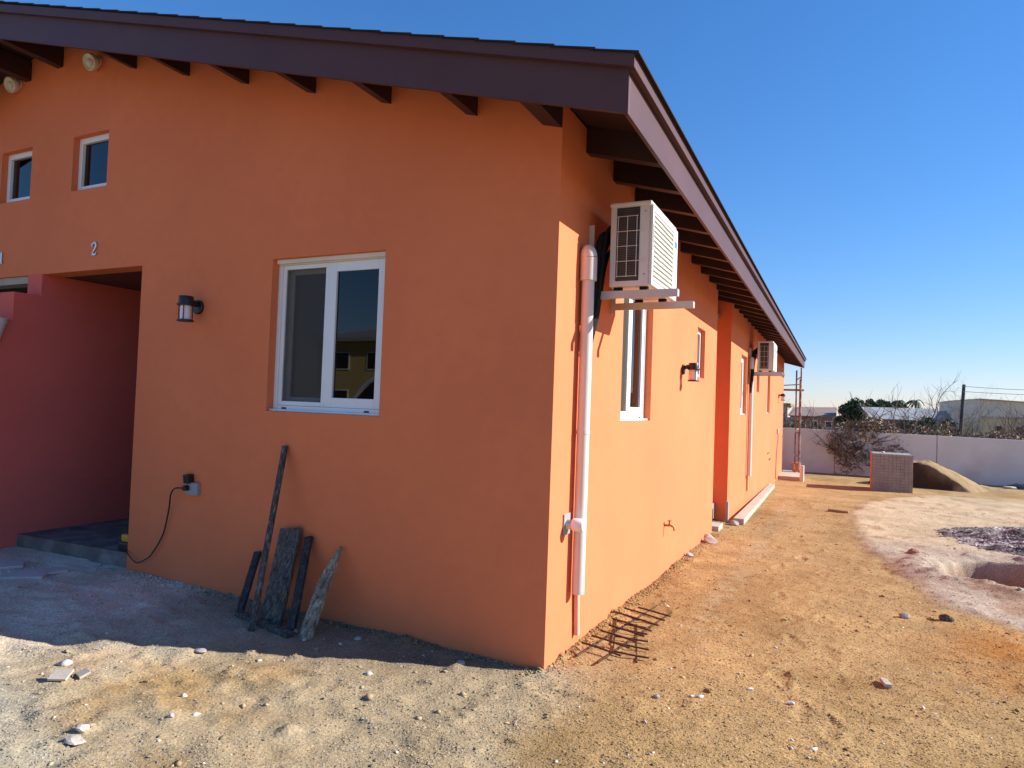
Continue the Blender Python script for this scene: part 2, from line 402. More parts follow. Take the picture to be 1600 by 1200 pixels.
# loose gravel lying on the dirt: real little stones, one mass
def pebbles(name, xs, ys, size, tone, sink=0.25, low=False, extra=0.0):
    n = len(xs)
    octa = np.array([[1, 0, 0], [-1, 0, 0], [0, 1, 0], [0, -1, 0], [0, 0, 1], [0, 0, -1]], float)
    tri = np.array([[0, 2, 4], [2, 1, 4], [1, 3, 4], [3, 0, 4], [2, 0, 5], [1, 2, 5], [3, 1, 5], [0, 3, 5]])
    if low:
        octa = octa[:5]; tri = tri[:4]
    nv = len(octa)
    P = octa[None]*RNG.uniform(0.55, 1.25, (n, nv, 1)) + RNG.normal(0, 0.22, (n, nv, 3))
    P[:, :, 2] *= 0.55
    a = RNG.uniform(0, 2*np.pi, n); ca, sa = np.cos(a)[:, None], np.sin(a)[:, None]
    x, y = P[:, :, 0]*ca - P[:, :, 1]*sa, P[:, :, 0]*sa + P[:, :, 1]*ca
    P[:, :, 0], P[:, :, 1] = x, y
    P *= size[:, None, None]*0.5
    P[:, :, 0] += xs[:, None]; P[:, :, 1] += ys[:, None]
    P[:, :, 2] += (ground_h(xs, ys) + extra + size*sink*0.5)[:, None]
    F = (tri[None] + nv*np.arange(n)[:, None, None]).reshape(-1, 3)
    T = np.repeat(tone, nv, 0)
    o = np_mesh(name, P.reshape(-1, 3), F, M_GRAIN, tone=T)
    return tag(o, kind='stuff')
def scatter(n, r0, r1, a0, a1):
    r = np.exp(RNG.uniform(math.log(r0), math.log(r1), n)); a = np.radians(RNG.uniform(a0, a1, n))
    return 1.405 + r*np.sin(a), -3.411 + r*np.cos(a)
xs, ys = scatter(420000, 1.7, 15, -78, 32)
ok = ~((xs < 0.02) & (ys > -0.02)); xs, ys = xs[ok], ys[ok]
dist = np.hypot(xs-1.405, ys+3.411)
tone = ground_col(xs, ys)
d1, d2, pit, rim, spoil, apron, orange = ground_parts(xs, ys)
path = (xs > -0.2) & (apron < 0.5)
keep = RNG.uniform(0, 1, len(xs)) < np.where(path, 1.0, np.where(apron > 0.5, 0.45, 0.85*sst(-0.6, 0.5, fbm(xs, ys, 1.7, 4, 131))+0.06))
xs, ys, tone, dist, path = xs[keep], ys[keep], tone[keep], dist[keep], path[keep]
size = np.clip(RNG.lognormal(math.log(0.0074), 0.38, len(xs)), 0.004, 0.022)*(0.70+0.09*dist)
v = RNG.normal(1.0, 0.17, (len(xs), 1)); tone = tone*np.clip(v, 0.45, 1.6)
grey = RNG.uniform(0, 1, len(xs)) < np.where(path, 0.05, 0.25)
tone[grey] = tone[grey]*0.3 + np.array([[0.36, 0.34, 0.32]])*0.7*np.clip(v[grey], 0.6, 1.5)
pebbles('gravel', xs, ys, size, np.clip(tone, 0.02, 0.85), 0.1, True)
xs = np.concatenate([RNG.exponential(0.03, 5200)+0.004, -RNG.uniform(0, 3.45, 4200)])
ys = np.concatenate([RNG.uniform(0, 5.4, 5200), -RNG.exponential(0.035, 4200)-0.004])
size = np.clip(RNG.lognormal(math.log(0.010), 0.5, len(xs)), 0.004, 0.035)
tone = ground_col(xs, ys)*RNG.uniform(0.6, 1.25, (len(xs), 1))
pebbles('wall_foot_gravel', xs, ys, size, np.clip(tone, 0.02, 0.85), 0.2)
# coarser stones, thinner on the ground
xs, ys = scatter(1700, 1.7, 16, -78, 32)
ok = ~((xs < 0.04) & (ys > -0.04)); xs, ys = xs[ok], ys[ok]
size = np.clip(RNG.lognormal(math.log(0.020), 0.52, len(xs)), 0.011, 0.080)
tone = ground_col(xs, ys)*RNG.uniform(0.55, 1.25, (len(xs), 1))
pale = RNG.uniform(0, 1, len(xs)) < 0.30; tone[pale] = np.array([[0.58, 0.53, 0.46]])*RNG.uniform(0.7, 1.2, (pale.sum(), 1))
pebbles('loose_stones', xs, ys, size, np.clip(tone, 0.02, 0.85), 0.15)

# ------------------------------------------------------------------ the house
SL = 0.2785; RIDGE = -4.79
def zdeck(x): return 3.155 + SL*min(-x, x-2*RIDGE) if True else 0
HB = -0.9
house = thing('duplex_house', 'orange rendered single storey house with plum eaves and a long side wall', 'house', (0, 0, 0))

def clip_half(poly, a, b, c):
    """keep a*u+b*w<=c"""
    out = []
    for i in range(len(poly)):
        p, q = poly[i], poly[(i+1) % len(poly)]
        dp, dq = a*p[0]+b*p[1]-c, a*q[0]+b*q[1]-c
        if dp <= 1e-9: out.append(p)
        if (dp < -1e-9 and dq > 1e-9) or (dp > 1e-9 and dq < -1e-9):
            t = dp/(dp-dq); out.append((p[0]+(q[0]-p[0])*t, p[1]+(q[1]-p[1])*t))
    return out if len(out) >= 3 else None
def wall(name, m, u0, u1, z0, z1, holes, P, thick, parent, gable=False, ends=()):
    """flat wall with rectangular openings, given thickness; P(u, z, d) maps to the world"""
    us = sorted({u0, u1, *[h[0] for h in holes], *[h[1] for h in holes]} | ({RIDGE} if gable else set()))
    zs = sorted({z0, z1, *[h[2] for h in holes], *[h[3] for h in holes]})
    us = [u for u in us if u0 <= u <= u1]; zs = [z for z in zs if z0 <= z <= z1]
    mb = MB()
    for a, b in zip(us, us[1:]):
        for c, d in zip(zs, zs[1:]):
            mu, mz = (a+b)/2, (c+d)/2
            if any(h[0] < mu < h[1] and h[2] < mz < h[3] for h in holes): continue
            poly = [(a, c), (b, c), (b, d), (a, d)]
            if gable:
                s = -SL if mu > RIDGE else SL
                k = 3.155 if mu > RIDGE else 3.155-2*RIDGE*SL
                poly = clip_half(poly, -s, 1, k)
                if poly: 
                    q = [poly[0]]
                    for pt in poly[1:]:
                        if abs(pt[0]-q[-1][0])+abs(pt[1]-q[-1][1]) > 1e-6: q.append(pt)
                    poly = q if len(q) >= 3 else None
            if not poly: continue
            mb.poly([P(u, z, 0) for u, z in poly]); mb.poly([P(u, z, thick) for u, z in poly[::-1]])
    for h in holes:
        a, b, c, d = h
        c2, d2 = max(c, z0), min(d, z1)
        mb.poly([P(a, c2, 0), P(a, d2, 0), P(a, d2, thick), P(a, c2, thick)])
        mb.poly([P(b, c2, 0), P(b, c2, thick), P(b, d2, thick), P(b, d2, 0)])
        if c > z0: mb.poly([P(a, c, 0), P(a, c, thick), P(b, c, thick), P(b, c, 0)])
        if d < z1: mb.poly([P(a, d, 0), P(b, d, 0), P(b, d, thick), P(a, d, thick)])
    for u in ends:
        mb.poly([P(u, z0, 0), P(u, z1, 0), P(u, z1, thick), P(u, z0, thick)])
    return mb.build(name, m, parent, merge=True)
PF = lambda u, z, d: (u, d, z)              # front wall, outside faces -Y
PS = lambda u, z, d: (-d, u, z)             # side wall, outside faces +X
WF = (-2.131, -1.174, 1.339, 2.390)
S2 = (-4.488, -4.016, 3.115, 3.582); S1 = (-5.563, -5.091, 3.115, 3.582)
OP2 = (-4.83, -3.510, HB, 2.425); OP1 = (-6.35, -5.035, HB, 2.425)
wall('front_wall', M_ORANGE, -9.58, 0.0, HB, 4.6, [WF, S2, S1, OP2, OP1], PF, 0.16, house, gable=True)
YE = 17.40
SW = [(1.275, 2.138, 1.350, 2.400), (4.125, 4.590, 1.820, 2.378), (7.90, 8.66, 1.405, 2.385), (10.20, 10.72, 1.85, 2.36), (12.41, 13.10, 1.437, 2.40)]
N0, N1 = 5.425, 6.710
wall('side_wall', M_ORANGE, 0.0, N0, HB, 3.14, SW[:2], PS, 0.16, house, ends=(N0,))
wall('side_wall', M_ORANGE, N1, YE, HB, 3.14, SW[2:], PS, 0.16, house)
PN = lambda u, z, d: (u, N1+d, z)
wall('niche_wall', M_ORANGE, -0.90, 0.0, HB, 3.14, [], PN, 0.16, house)
wall('niche_wall', M_ORANGE, -0.90, -0.16, HB, 3.14, [], lambda u, z, d: (u, N0-d, z), 0.14, house)
wall('niche_wall', M_ORANGE, N0, N1, HB, 3.3, [], lambda u, z, d: (-0.90-d, u, z), 0.14, house)
wall('back_wall', M_ORANGE, -9.58, 0.0, HB, 4.6, [], lambda u, z, d: (u, YE-d, z), 0.16, house, gable=True)
wall('outer_wall', M_ORANGE, 0.0, YE, HB, 3.14, [], lambda u, z, d: (-9.58+d, u, z), 0.16, house)
# pink wall between the two porches, stepping down towards the street
prof = [(3.1, HB), (3.1, 2.43), (-0.004, 2.43), (-0.004, 2.238), (-0.215, 2.238), (-0.215, 2.000), (-0.66, 2.000), (-0.66, HB)]
MB().hexa([(-5.035, y, z) for y, z in prof], [(-4.826, y, z) for y, z in prof]).build('partition_wall', M_PINK, house)
# porch recess of number 2
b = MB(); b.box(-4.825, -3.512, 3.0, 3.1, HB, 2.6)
b.build('porch_back_wall', M_PORCHSH, house)
MB().box(-3.513, -3.38, 0.161, 3.1, HB, 2.6).build('porch_side_wall', M_PORCHSH, house)
MB().box(-4.825, -3.514, 0.161, 2.999, 2.428, 2.58).build('porch_ceiling', M_PORCHSH, house)
dr = MB().box(-4.55, -3.70, 2.975, 2.999, 0.19, 2.25, 0.004).build('door', M_DOOR, house)
MB().box(-3.80, -3.76, 2.935, 2.974, 1.15, 1.19, 0.004).build('handle', M_SILVER, dr)
b = MB()
b.hexa([(-4.825, -0.085, HB), (-3.512, 0.012, HB), (-3.512, 2.998, HB), (-4.825, 2.998, HB)],
       [(-4.825, -0.085, 0.192), (-3.512, 0.012, 0.182), (-3.512, 2.998, 0.188), (-4.825, 2.998, 0.192)])
b.build('porch_step', M_STEP, house)
# porch of number 1, still grey inside
b = MB(); b.box(-6.34, -5.037, 1.3, 1.4, HB, 2.6); b.box(-6.45, -6.352, 0.161, 1.4, HB, 2.6); b.box(-6.34, -5.037, 0.161, 1.3, 2.46, 2.58)
b.build('porch_lining', M_GREYC, house)
MB().box(-6.345, -5.04, 0.02, 0.15, 2.36, 2.423).build('lintel', M_CONCL, house)
MB().box(-9.4, -0.17, 0.17, YE-0.17, -0.1, 0.12).build('room_floor', M_INT, house)
MB().box(-9.4, -0.17, 0.17, YE-0.17, 2.80, 2.86).build('room_ceiling', M_INT, house)
b = MB(); b.box(-3.37, -0.17, 5.25, 5.35, 0.12, 2.8); b.box(-3.37, -3.3, 0.17, 5.25, 0.12, 2.8); b.box(-5.0, -0.17, 6.9, 7.0, 0.12, 2.8); b.box(-4.0, -3.9, 7.0, 17.2, 0.12, 2.8)
b.build('room_wall', M_INT, house)

# roof: deck, shingle courses, fascia, barge boards, rafters
Y0R, Y1R = -0.47, YE+0.43
def slope_pts(x, dz): return zdeck(x)+dz
for side in (1, -1):
    mx = (lambda x: x) if side == 1 else (lambda x: 2*RIDGE-x)
    a, c = 0.50, RIDGE
    lo = [(mx(a), 3.155-SL*a), (mx(c), 3.155-SL*c)]
    b = MB(); b.hexa([(lo[0][0], Y0R, lo[0][1]), (lo[1][0], Y0R, lo[1][1]), (lo[1][0], Y1R, lo[1][1]), (lo[0][0], Y1R, lo[0][1])],
                     [(lo[0][0], Y0R, lo[0][1]+.04), (lo[1][0], Y0R, lo[1][1]+.04), (lo[1][0], Y1R, lo[1][1]+.04), (lo[0][0], Y1R, lo[0][1]+.04)])
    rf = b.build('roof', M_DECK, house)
    # each shingle course lifts a little at its lower edge
    b = MB(); nC = 26; L = (a+0.075-c)/nC
    for i in range(nC):
        xa = a+0.075-i*L; xb = xa-L*1.12
        xb = max(xb, c)
        za, zb = 3.155-SL*xa+0.041, 3.155-SL*xb+0.041
        lift = 0.012
        P4 = [(mx(xa), Y0R-0.065, za+lift*0.45), (mx(xb), Y0R-0.065, zb), (mx(xb), Y1R+0.06, zb), (mx(xa), Y1R+0.06, za+lift*0.45)]
        Q4 = [(p[0], p[1], p[2]+(0.008 if k in (0, 3) else 0.005)) for k, p in enumerate(P4)]
        b.hexa(P4, Q4)
    sh = b.build('shingles', M_SHINGLE, rf); sh['kind'] = 'stuff'
    # barge (rake) boards front and back with a raised trim strip
    zb_ = lambda x: 2.934-SL*x*0.99
    for (ya, yb, yt) in ((-0.490, -0.470, -0.522), (Y1R, Y1R+0.02, Y1R+0.052)):
        xa = 0.52
        b = MB(); q = lambda y: [(mx(xa), y, zb_(xa)), (mx(c), y, zb_(c)), (mx(c), y, zb_(c)+0.262), (mx(xa), y, zb_(xa)+0.262)]
        b.hexa(q(ya), q(yb)); b.build('barge_board', M_FASCIA, house)
        y1, y2 = (yt, ya-0.001) if yt < ya else (yb+0.001, yt)
        xt = 0.552
        b = MB(); q = lambda y: [(mx(xt), y, zb_(xt)+0.205), (mx(c), y, zb_(c)+0.205), (mx(c), y, zb_(c)+0.268), (mx(xt), y, zb_(xt)+0.268)]
        b.hexa(q(y1), q(y2)); b.build('trim_strip', M_FASCIA, house)
    b = MB()
    x0_, x1_ = sorted((mx(0.500), mx(0.520)))
    yj = [-0.469, 4.31, 9.12, 13.90, Y1R-0.001]
    for k_, (ya_, yb_) in enumerate(zip(yj, yj[1:])):
        b = MB(); b.box(x0_, x1_ - 0.0012*(k_ % 2), ya_, yb_-0.003, 2.790-0.0015*(k_ % 2), 3.048, 0.003); b.build('fascia_board', M_FASCIA, house)
    x0_, x1_ = sorted((mx(0.521), mx(0.553)))
    b = MB(); b.box(x0_, x1_, -0.489, Y1R+0.019, 2.984, 3.049, 0.003); b.build('trim_strip', M_FASCIA, house)
# sloping beams that carry the front overhang run out through the front wall
k = 0
for x in [-0.002] + [-0.548-0.632*i for i in range(6)]:
    zb = 2.993-SL*x
    w = 0.118 if x > -0.1 else 0.075
    b = MB(); b.hexa([(x, -0.469, zb), (x, 0.30, zb), (x, 0.30, zb+0.158), (x, -0.469, zb+0.158)],
                     [(x-w, -0.469, zb+SL*w), (x-w, 0.30, zb+SL*w), (x-w, 0.30, zb+SL*w+0.158), (x-w, -0.469, zb+SL*w+0.158)])
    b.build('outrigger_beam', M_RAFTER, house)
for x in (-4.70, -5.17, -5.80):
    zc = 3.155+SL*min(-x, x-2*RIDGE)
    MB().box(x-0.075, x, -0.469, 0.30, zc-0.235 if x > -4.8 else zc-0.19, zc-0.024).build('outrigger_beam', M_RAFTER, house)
# rafter tails under the long eave
raf = None
y = 0.389-0.545*0
nraf = 0
while y < YE+0.2:
    x0, x1 = -0.35, 0.499
    za, zb = 2.993-SL*x0, 2.993-SL*x1
    if raf is None:
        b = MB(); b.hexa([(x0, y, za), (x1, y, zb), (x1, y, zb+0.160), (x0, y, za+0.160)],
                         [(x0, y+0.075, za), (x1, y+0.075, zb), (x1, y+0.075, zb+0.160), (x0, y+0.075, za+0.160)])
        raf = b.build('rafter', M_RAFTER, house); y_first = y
    else:
        c_ = raf.copy(); COL.objects.link(c_); c_.parent = house; c_.location = (0, y-y_first, 0)
    y += 0.5445; nraf += 1

# windows
def window(P, u0, u1, z0, z1, dep, kind, flip=False, label=None):
    def bx(mb, a, b, c, d, d0, d1, bev=0.003):
        p, q = P(a, c, d0), P(b, d, d1)
        mb.box(min(p[0], q[0]), max(p[0], q[0]), min(p[1], q[1]), max(p[1], q[1]), min(p[2], q[2]), max(p[2], q[2]), bev)
    def ring(mb, a, b, c, d, w, d0, d1, wb=None, wt=None):
        wb = wb or w; wt = wt or w
        bx(mb, a, a+w, c, d, d0, d1); bx(mb, b-w, b, c, d, d0, d1)
        bx(mb, a+w, b-w, c, c+wb, d0, d1-0.001); bx(mb, a+w, b-w, d-wt, d, d0, d1-0.001)
    e = 0.001
    u0 += e; u1 -= e; z0 += e; z1 -= e
    mb = MB()
    if kind == 'fixed':
        ring(mb, u0, u1, z0, z1, 0.048, dep, dep+0.06)
        w = mb.build('window', M_WHITE, house)
        mb = MB(); bx(mb, u0+0.04, u1-0.04, z0+0.04, z1-0.04, dep+0.025, dep+0.031, 0); mb.build('pane', M_GLASS, w)
    else:
        fw = 0.032
        ring(mb, u0, u1, z0, z1, fw, dep, dep+0.10, wb=0.040, wt=0.034)
        bx(mb, u0, u1, z0+0.0, z0+0.014, dep-0.035, dep-0.001)
        w = mb.build('window', M_WHITE, house)
        mid = u0 + (u1-u0)*(0.505 if not flip else 0.5)
        a0, a1 = u0+fw+e, u1-fw-e; c0, c1 = z0+0.041, z1-0.035
        # near sash on the outside track
        mb = MB(); ring(mb, mid-0.035, a1, c0, c1, 0.064, dep+0.008, dep+0.042)
        s = mb.build('sash', M_WHITE, w)
        mb = MB(); bx(mb, mid+0.02, a1-0.055, c0+0.055, c1-0.055, dep+0.024, dep+0.030, 0); mb.build('pane', M_GLASS, s)
        # other sash, set deeper, behind an insect screen
        mb = MB(); ring(mb, a0, mid+0.028, c0, c1, 0.060, dep+0.055, dep+0.088)
        s = mb.build('sash', M_WHITE, w)
        mb = MB(); bx(mb, a0+0.05, mid-0.022, c0+0.05, c1-0.05, dep+0.068, dep+0.074, 0); mb.build('pane', M_GLASS, s)
        mb = MB(); ring(mb, a0, mid-0.036, c0, c1, 0.030, dep+0.010, dep+0.034)
        s = mb.build('screen_frame', M_WHITE, w)
        mb = MB(); bx(mb, a0+0.029, mid-0.065, c0+0.029, c1-0.029, dep+0.020, dep+0.022, 0); mb.build('insect_screen', M_SCREEN, s)
        for (ua, ub) in ((a0+0.05, a0+0.09), (a1-0.13, a1-0.09)):
            mb = MB(); bx(mb, ua, ub, z0+0.016, z0+0.028, dep-0.003, dep+0.0005, 0); mb.build('weep_slot', M_BLACK, w)
    if label: w['label'] = label
    return w
window(PF, *WF, 0.060, 'slide', label='white two-panel sliding window of the shaded front wall')
MB().box(WF[0]+0.01, WF[1]-0.002, 0.030, 0.059, WF[3]-0.030, WF[3]-0.002).build('filler_strip', M_CREAM, house)
window(PF, *S2, 0.050, 'fixed'); window(PF, *S1, 0.050, 'fixed')
window(PS, *SW[0], 0.055, 'slide'); window(PS, *SW[1], 0.05, 'fixed')
window(PS, *SW[2], 0.055, 'slide'); window(PS, *SW[3], 0.05, 'fixed'); window(PS, *SW[4], 0.055, 'slide')
# ------------------------------------------------------------------ house numbers
def digit(name, strokes, x, z, label):
    mb = MB()
    for pts in strokes:
        L, Rr = [], []
        pts = [(p[0], p[1], p[2]) for p in pts]
        for i, (a, c, w) in enumerate(pts):
            p, q = pts[max(i-1, 0)], pts[min(i+1, len(pts)-1)]
            dx, dz = q[0]-p[0], q[1]-p[1]; n = math.hypot(dx, dz) or 1
            L.append((a-dz/n*w/2, c+dx/n*w/2)); Rr.append((a+dz/n*w/2, c-dx/n*w/2))
        for i in range(len(pts)-1):
            quad = [L[i], L[i+1], Rr[i+1], Rr[i]]
            mb.hexa([(x+u, -0.0005, z+v) for u, v in quad], [(x+u, -0.013, z+v) for u, v in quad])
    o = mb.build(name, M_SILVER, loc=(x, 0, z))
    return tag(o, label, 'house number')
two = [[(0.004, 0.078, 0.016), (0.010, 0.094, 0.013), (0.026, 0.106, 0.011), (0.046, 0.105, 0.014), (0.058, 0.092, 0.018), (0.058, 0.076, 0.019), (0.046, 0.056, 0.015), (0.026, 0.032, 0.011), (0.008, 0.010, 0.009)],
       [(0.004, 0.008, 0.012), (0.024, 0.014, 0.017), (0.044, 0.007, 0.016), (0.060, 0.010, 0.010), (0.066, 0.028, 0.007)]]
digit('house_number', two, -4.150, 2.540, 'metal numeral 2 fixed above the dark porch opening')
one = [[(0.012, 0.085, 0.008), (0.030, 0.104, 0.012)], [(0.034, 0.106, 0.020), (0.034, 0.004, 0.020)], [(0.012, 0.005, 0.010), (0.056, 0.005, 0.010)]]
digit('house_number', one, -5.500, 2.552, 'metal numeral 1 cut by the left edge of the picture')

# ------------------------------------------------------------------ wall lanterns (built facing -Y, wall at y=0)
def lantern(loc, label, ang=0.0, proto=None):
    if proto is None:
        t = thing('wall_lantern', label, 'wall lamp', (0, 0, 0), 'black wall lanterns')
        MB().lathe((0, 0, 0), (0, -1, 0), [(0.0, 0.001), (0.052, 0.001), (0.052, 0.016), (0.046, 0.022), (0.0, 0.022)], 24).build('back_plate', M_BLACK, t, True)
        MB().tube([(0, -0.02, 0.018), (0, -0.055, 0.03), (0, -0.09, 0.032)], 0.020, 10).build('arm', M_BLACK, t, True)
        MB().lathe((0, -0.112, 0.0), (0, 0, 1), [(0.0, -0.003), (0.060, -0.003), (0.062, 0.004), (0.060, 0.011), (0.050, 0.012), (0.050, 0.060), (0.046, 0.066), (0.0, 0.067)], 24).build('cap', M_BLACK, t, True)
        MB().lathe((0, -0.112, 0.0), (0, 0, 1), [(0.036, -0.004), (0.036, -0.112), (0.0345, -0.112), (0.0345, -0.004)], 24).build('glass_shade', M_LAMPG, t, True)
        MB().lathe((0, -0.112, -0.118), (0, 0, 1), [(0.0, 0.0), (0.056, 0.0), (0.058, 0.006), (0.056, 0.013), (0.0, 0.014)], 24).build('base_ring', M_BLACK, t, True)
        for a in (0.6, 2.17, 3.74, 5.31):
            MB().tube([(0.047*math.cos(a), -0.112+0.047*math.sin(a), -0.106), (0.047*math.cos(a), -0.112+0.047*math.sin(a), -0.003)], 0.004, 6).build('cage_rod', M_BLACK, t)
        t.location = loc; t.rotation_euler = (0, 0, ang)
        return t
    t = copy_tree(proto); t.location = loc; t.rotation_euler = (0, 0, ang); t['label'] = label
    return t
M_LAMPG = mat('frosted_lamp_glass', (0.72, 0.70, 0.72), 0.25, 0.5, 0.03, 5)
ln = lantern((-2.845, -0.0, 2.075), 'black wall lantern between the dark porch and the front window')
lantern((0.0, 3.365, 1.853), 'black wall lantern on the sunlit side wall beside the small square window', math.radians(90), ln)
lantern((0.0, 15.60, 1.905), 'tiny black wall lantern at the far end of the sunlit side wall', math.radians(90), ln)

# cream flood lamps up under the beams
def flood(loc, label, proto=None):
    if proto is None:
        t = thing('flood_lamp', label, 'flood lamp', (0, 0, 0), 'cream round lamps under the front beams')
        MB().lathe((0, 0, 0), (0, -1, 0), [(0.0, 0.001), (0.062, 0.001), (0.062, 0.018), (0.0, 0.03)], 20).build('mount', M_CREAM, t, True)
        MB().lathe((0, -0.03, -0.012), (0.12, -1, -0.35), [(0.045, 0.0), (0.070, 0.012), (0.080, 0.040), (0.078, 0.066), (0.070, 0.072), (0.056, 0.055), (0.0, 0.045)], 24).build('shade', M_CREAM, t, True)
        MB().lathe((0.006, -0.072, -0.030), (0.12, -1, -0.35), [(0.0, 0.0), (0.030, 0.002), (0.034, 0.016), (0.024, 0.030), (0.0, 0.036)], 16).build('bulb_cover', M_PVC, t, True)
    else:
        t = copy_tree(proto); t['label'] = label
    t.location = loc; t.scale = (0.86, 0.86, 0.86); return t
fl = flood((-4.215, 0.0, 4.172), 'round cream lamp tucked against the third beam, above the right square window')
flood((-5.365, 0.0, 4.185), 'round cream lamp at the left edge, above the left square window', fl)

# outlet box with its open flap, plugged cable and the charger on the step
t = thing('outdoor_socket', 'grey outdoor socket with open black flap low on the front wall', 'socket', (-2.79, 0, 0.745))
MB().box(-2.862, -2.735, -0.030, -0.0005, 0.702, 0.792, 0.005).build('socket_box', M_GREY, t)
MB().box(-2.862, -2.806, -0.052, -0.002, 0.786, 0.850, 0.006, Matrix.Rotation(math.radians(8), 3, 'X')).build('flap', M_BLACK, t)
MB().lathe((-2.835, -0.030, 0.752), (0, -1, 0), [(0.0, 0.0), (0.022, 0.0), (0.018, 0.035), (0.0, 0.036)], 12).build('plug', M_BLACK, t, True)
cp = [(-2.835, -0.065, 0.752), (-2.91, -0.075, 0.745), (-2.985, -0.05, 0.69), (-3.02, -0.03, 0.60), (-3.05, -0.022, 0.50), (-3.08, -0.02, 0.40), (-3.13, -0.022, 0.31), (-3.20, -0.03, 0.215), (-3.24, -0.035, 0.185), (-3.33, -0.04, 0.145), (-3.40, -0.04, 0.165), (-3.49, -0.02, 0.205), (-3.55, 0.03, 0.215)]
def smooth_path(p, k=6):
    p = [Vector(q) for q in p]; out = []
    for i in range(len(p)-1):
        a, b_, c, d = p[max(i-1, 0)], p[i], p[i+1], p[min(i+2, len(p)-1)]
        for s in range(k):
            u = s/k
            out.append(0.5*((2*b_)+(c-a)*u+(2*a-5*b_+4*c-d)*u*u+(3*b_-a-3*c+d)*u**3))
    out.append(p[-1]); return out
tag(MB().tube(smooth_path(cp), 0.0055, 6).build('power_cable', M_BLACK, loc=(-3.2, 0, 0.2)), 'thin black cable drooping from the grey socket to the porch step', 'cable')
t = thing('power_tool', 'black and yellow power tool on the porch step edge', 'power tool', (-3.59, 0.07, 0.186))
MB().box(-3.66, -3.53, 0.02, 0.13, 0.187, 0.255, 0.015).build('battery', M_BLACK, t)
MB().box(-3.645, -3.545, 0.03, 0.12, 0.254, 0.315, 0.018).build('tool_body', M_YELL, t)
MB().tube([(-3.595, 0.075, 0.30), (-3.585, 0.07, 0.345), (-3.535, 0.06, 0.352)], 0.020, 10).build('grip', M_BLACK, t, True)

# white half-bowl fixture on the stepped wall
t = MB()
t.lathe((-4.826, -0.372, 1.735), (0, 0, 1), [(0.004, 0.0), (0.035, 0.02), (0.066, 0.09), (0.086, 0.165), (0.098, 0.215), (0.106, 0.225), (0.108, 0.262), (0.0, 0.263)], 28)
tag(t.build('bowl_fixture', M_WHITE, None, True, loc=(-4.826, -0.372, 1.735)), 'white half-bowl fixture on the pink stepped wall at the left edge', 'wall fixture')

# ------------------------------------------------------------------ air conditioner, brackets, hoses, duct
def ac_unit(label, group):
    t = thing('air_conditioner', label, 'air conditioner', (0.27, 0.80, 2.178), group)
    x0, x1, y0, y1, z0, z1 = 0.140, 0.398, 0.470, 1.150, 2.178, 2.686
    b = MB(); b.box(x0, x1-0.012, y0+0.010, y1, z0, z1-0.010, 0.010); b.build('casing', M_ACW, t)
    MB().box(x0-0.004, x1-0.006, y0+0.002, y1+0.004, z1-0.022, z1+0.002, 0.008).build('lid', M_ACW, t)
    # front panel: frame plus slats
    b = MB(); fx0, fx1 = x1-0.0115, x1+0.006
    b.box(fx0, fx1, y0+0.004, y0+0.040, z0+0.005, z1-0.024, 0.005); b.box(fx0, fx1, y1-0.130, y1-0.002, z0+0.005, z1-0.024, 0.005)
    b.box(fx0, fx1-0.001, y0+0.041, y1-0.131, z0+0.005, z0+0.035, 0.004); b.box(fx0, fx1-0.001, y0+0.041, y1-0.131, z1-0.056, z1-0.024, 0.004)
    b.build('front_panel', M_ACW, t)
    n = 14; h = (z1-0.056-z0-0.035)/n; sl = None
    for i in range(n):
        zc = z0+0.035+(i+0.5)*h
        if sl is None:
            sl = MB().box(fx0+0.001, fx1-0.002, y0+0.0415, y1-0.1315, zc-h*0.42, zc+h*0.36, 0.002, Matrix.Rotation(math.radians(-16), 3, 'Y')).build('slat', M_ACG, t); zz = zc
        else:
            c = sl.copy(); COL.objects.link(c); c.parent = t; c.location = (0, 0, zc-zz)
    # side coil window on the near end with a wire guard over it
    cy = y0+0.0095
    b = MB(); b.box(x0+0.040, x0+0.182, cy-0.002, cy+0.004, z0+0.034, z1-0.030); coil = b.build('coil_window', M_DARK, t)
    for i in range(40):
        zc = z0+0.045+i*0.0104
        if zc > z1-0.04: break
    b = MB()
    for i in range(42):
        zc = z0+0.040+i*0.0106
        b.box(x0+0.042, x0+0.180, cy-0.004, cy-0.002, zc, zc+0.0035)
    b.build('coil_fins', M_FIN, t)['kind'] = 'stuff'
    for xx in (x0+0.052, x0+0.110, x0+0.168):
        MB().tube([(xx, cy-0.012, z0+0.055), (xx, cy-0.012, z1-0.085)], 0.0022, 6).build('guard_wire', M_ACW, t)
    for i in range(5):
        zc = z0+0.060+i*0.0905
        ext = 0.045 if i in (1, 3) else 0.0
        MB().tube([(x0+0.046-ext*0.4, cy-0.0145, zc), (x0+0.176+ext, cy-0.0145, zc)], 0.0022, 6).build('guard_wire', M_ACW, t)
    for zc in (z0+0.07, z1-0.06):
        MB().lathe((x0+0.215, y0+0.010, zc), (0, -1, 0), [(0.0, 0.0), (0.006, 0.0), (0.005, 0.003), (0.0, 0.004)], 10).build('screw', M_GREY, t)
    # long dark grip slot beside the slats, maker's plate at the far side
    MB().box(fx1-0.001, fx1+0.0012, y0+0.012, y0+0.020, z0+0.21, z0+0.37).build('grip_slot', M_DARK, t)
    lb = MB().box(fx1, fx1+0.0012, y1-0.120, y1-0.012, z0+0.02, z1-0.05).build('label_plate', M_PALEBLUE, t)
    b = MB()
    for k_, (ya, yb) in enumerate(((0.104, 0.088), (0.082, 0.064), (0.058, 0.034))):
        b.box(fx1+0.0012, fx1+0.002, y1-ya, y1-yb, z1-0.155, z1-0.110)
    b.build('label_print', M_BLUE, lb)
    return t
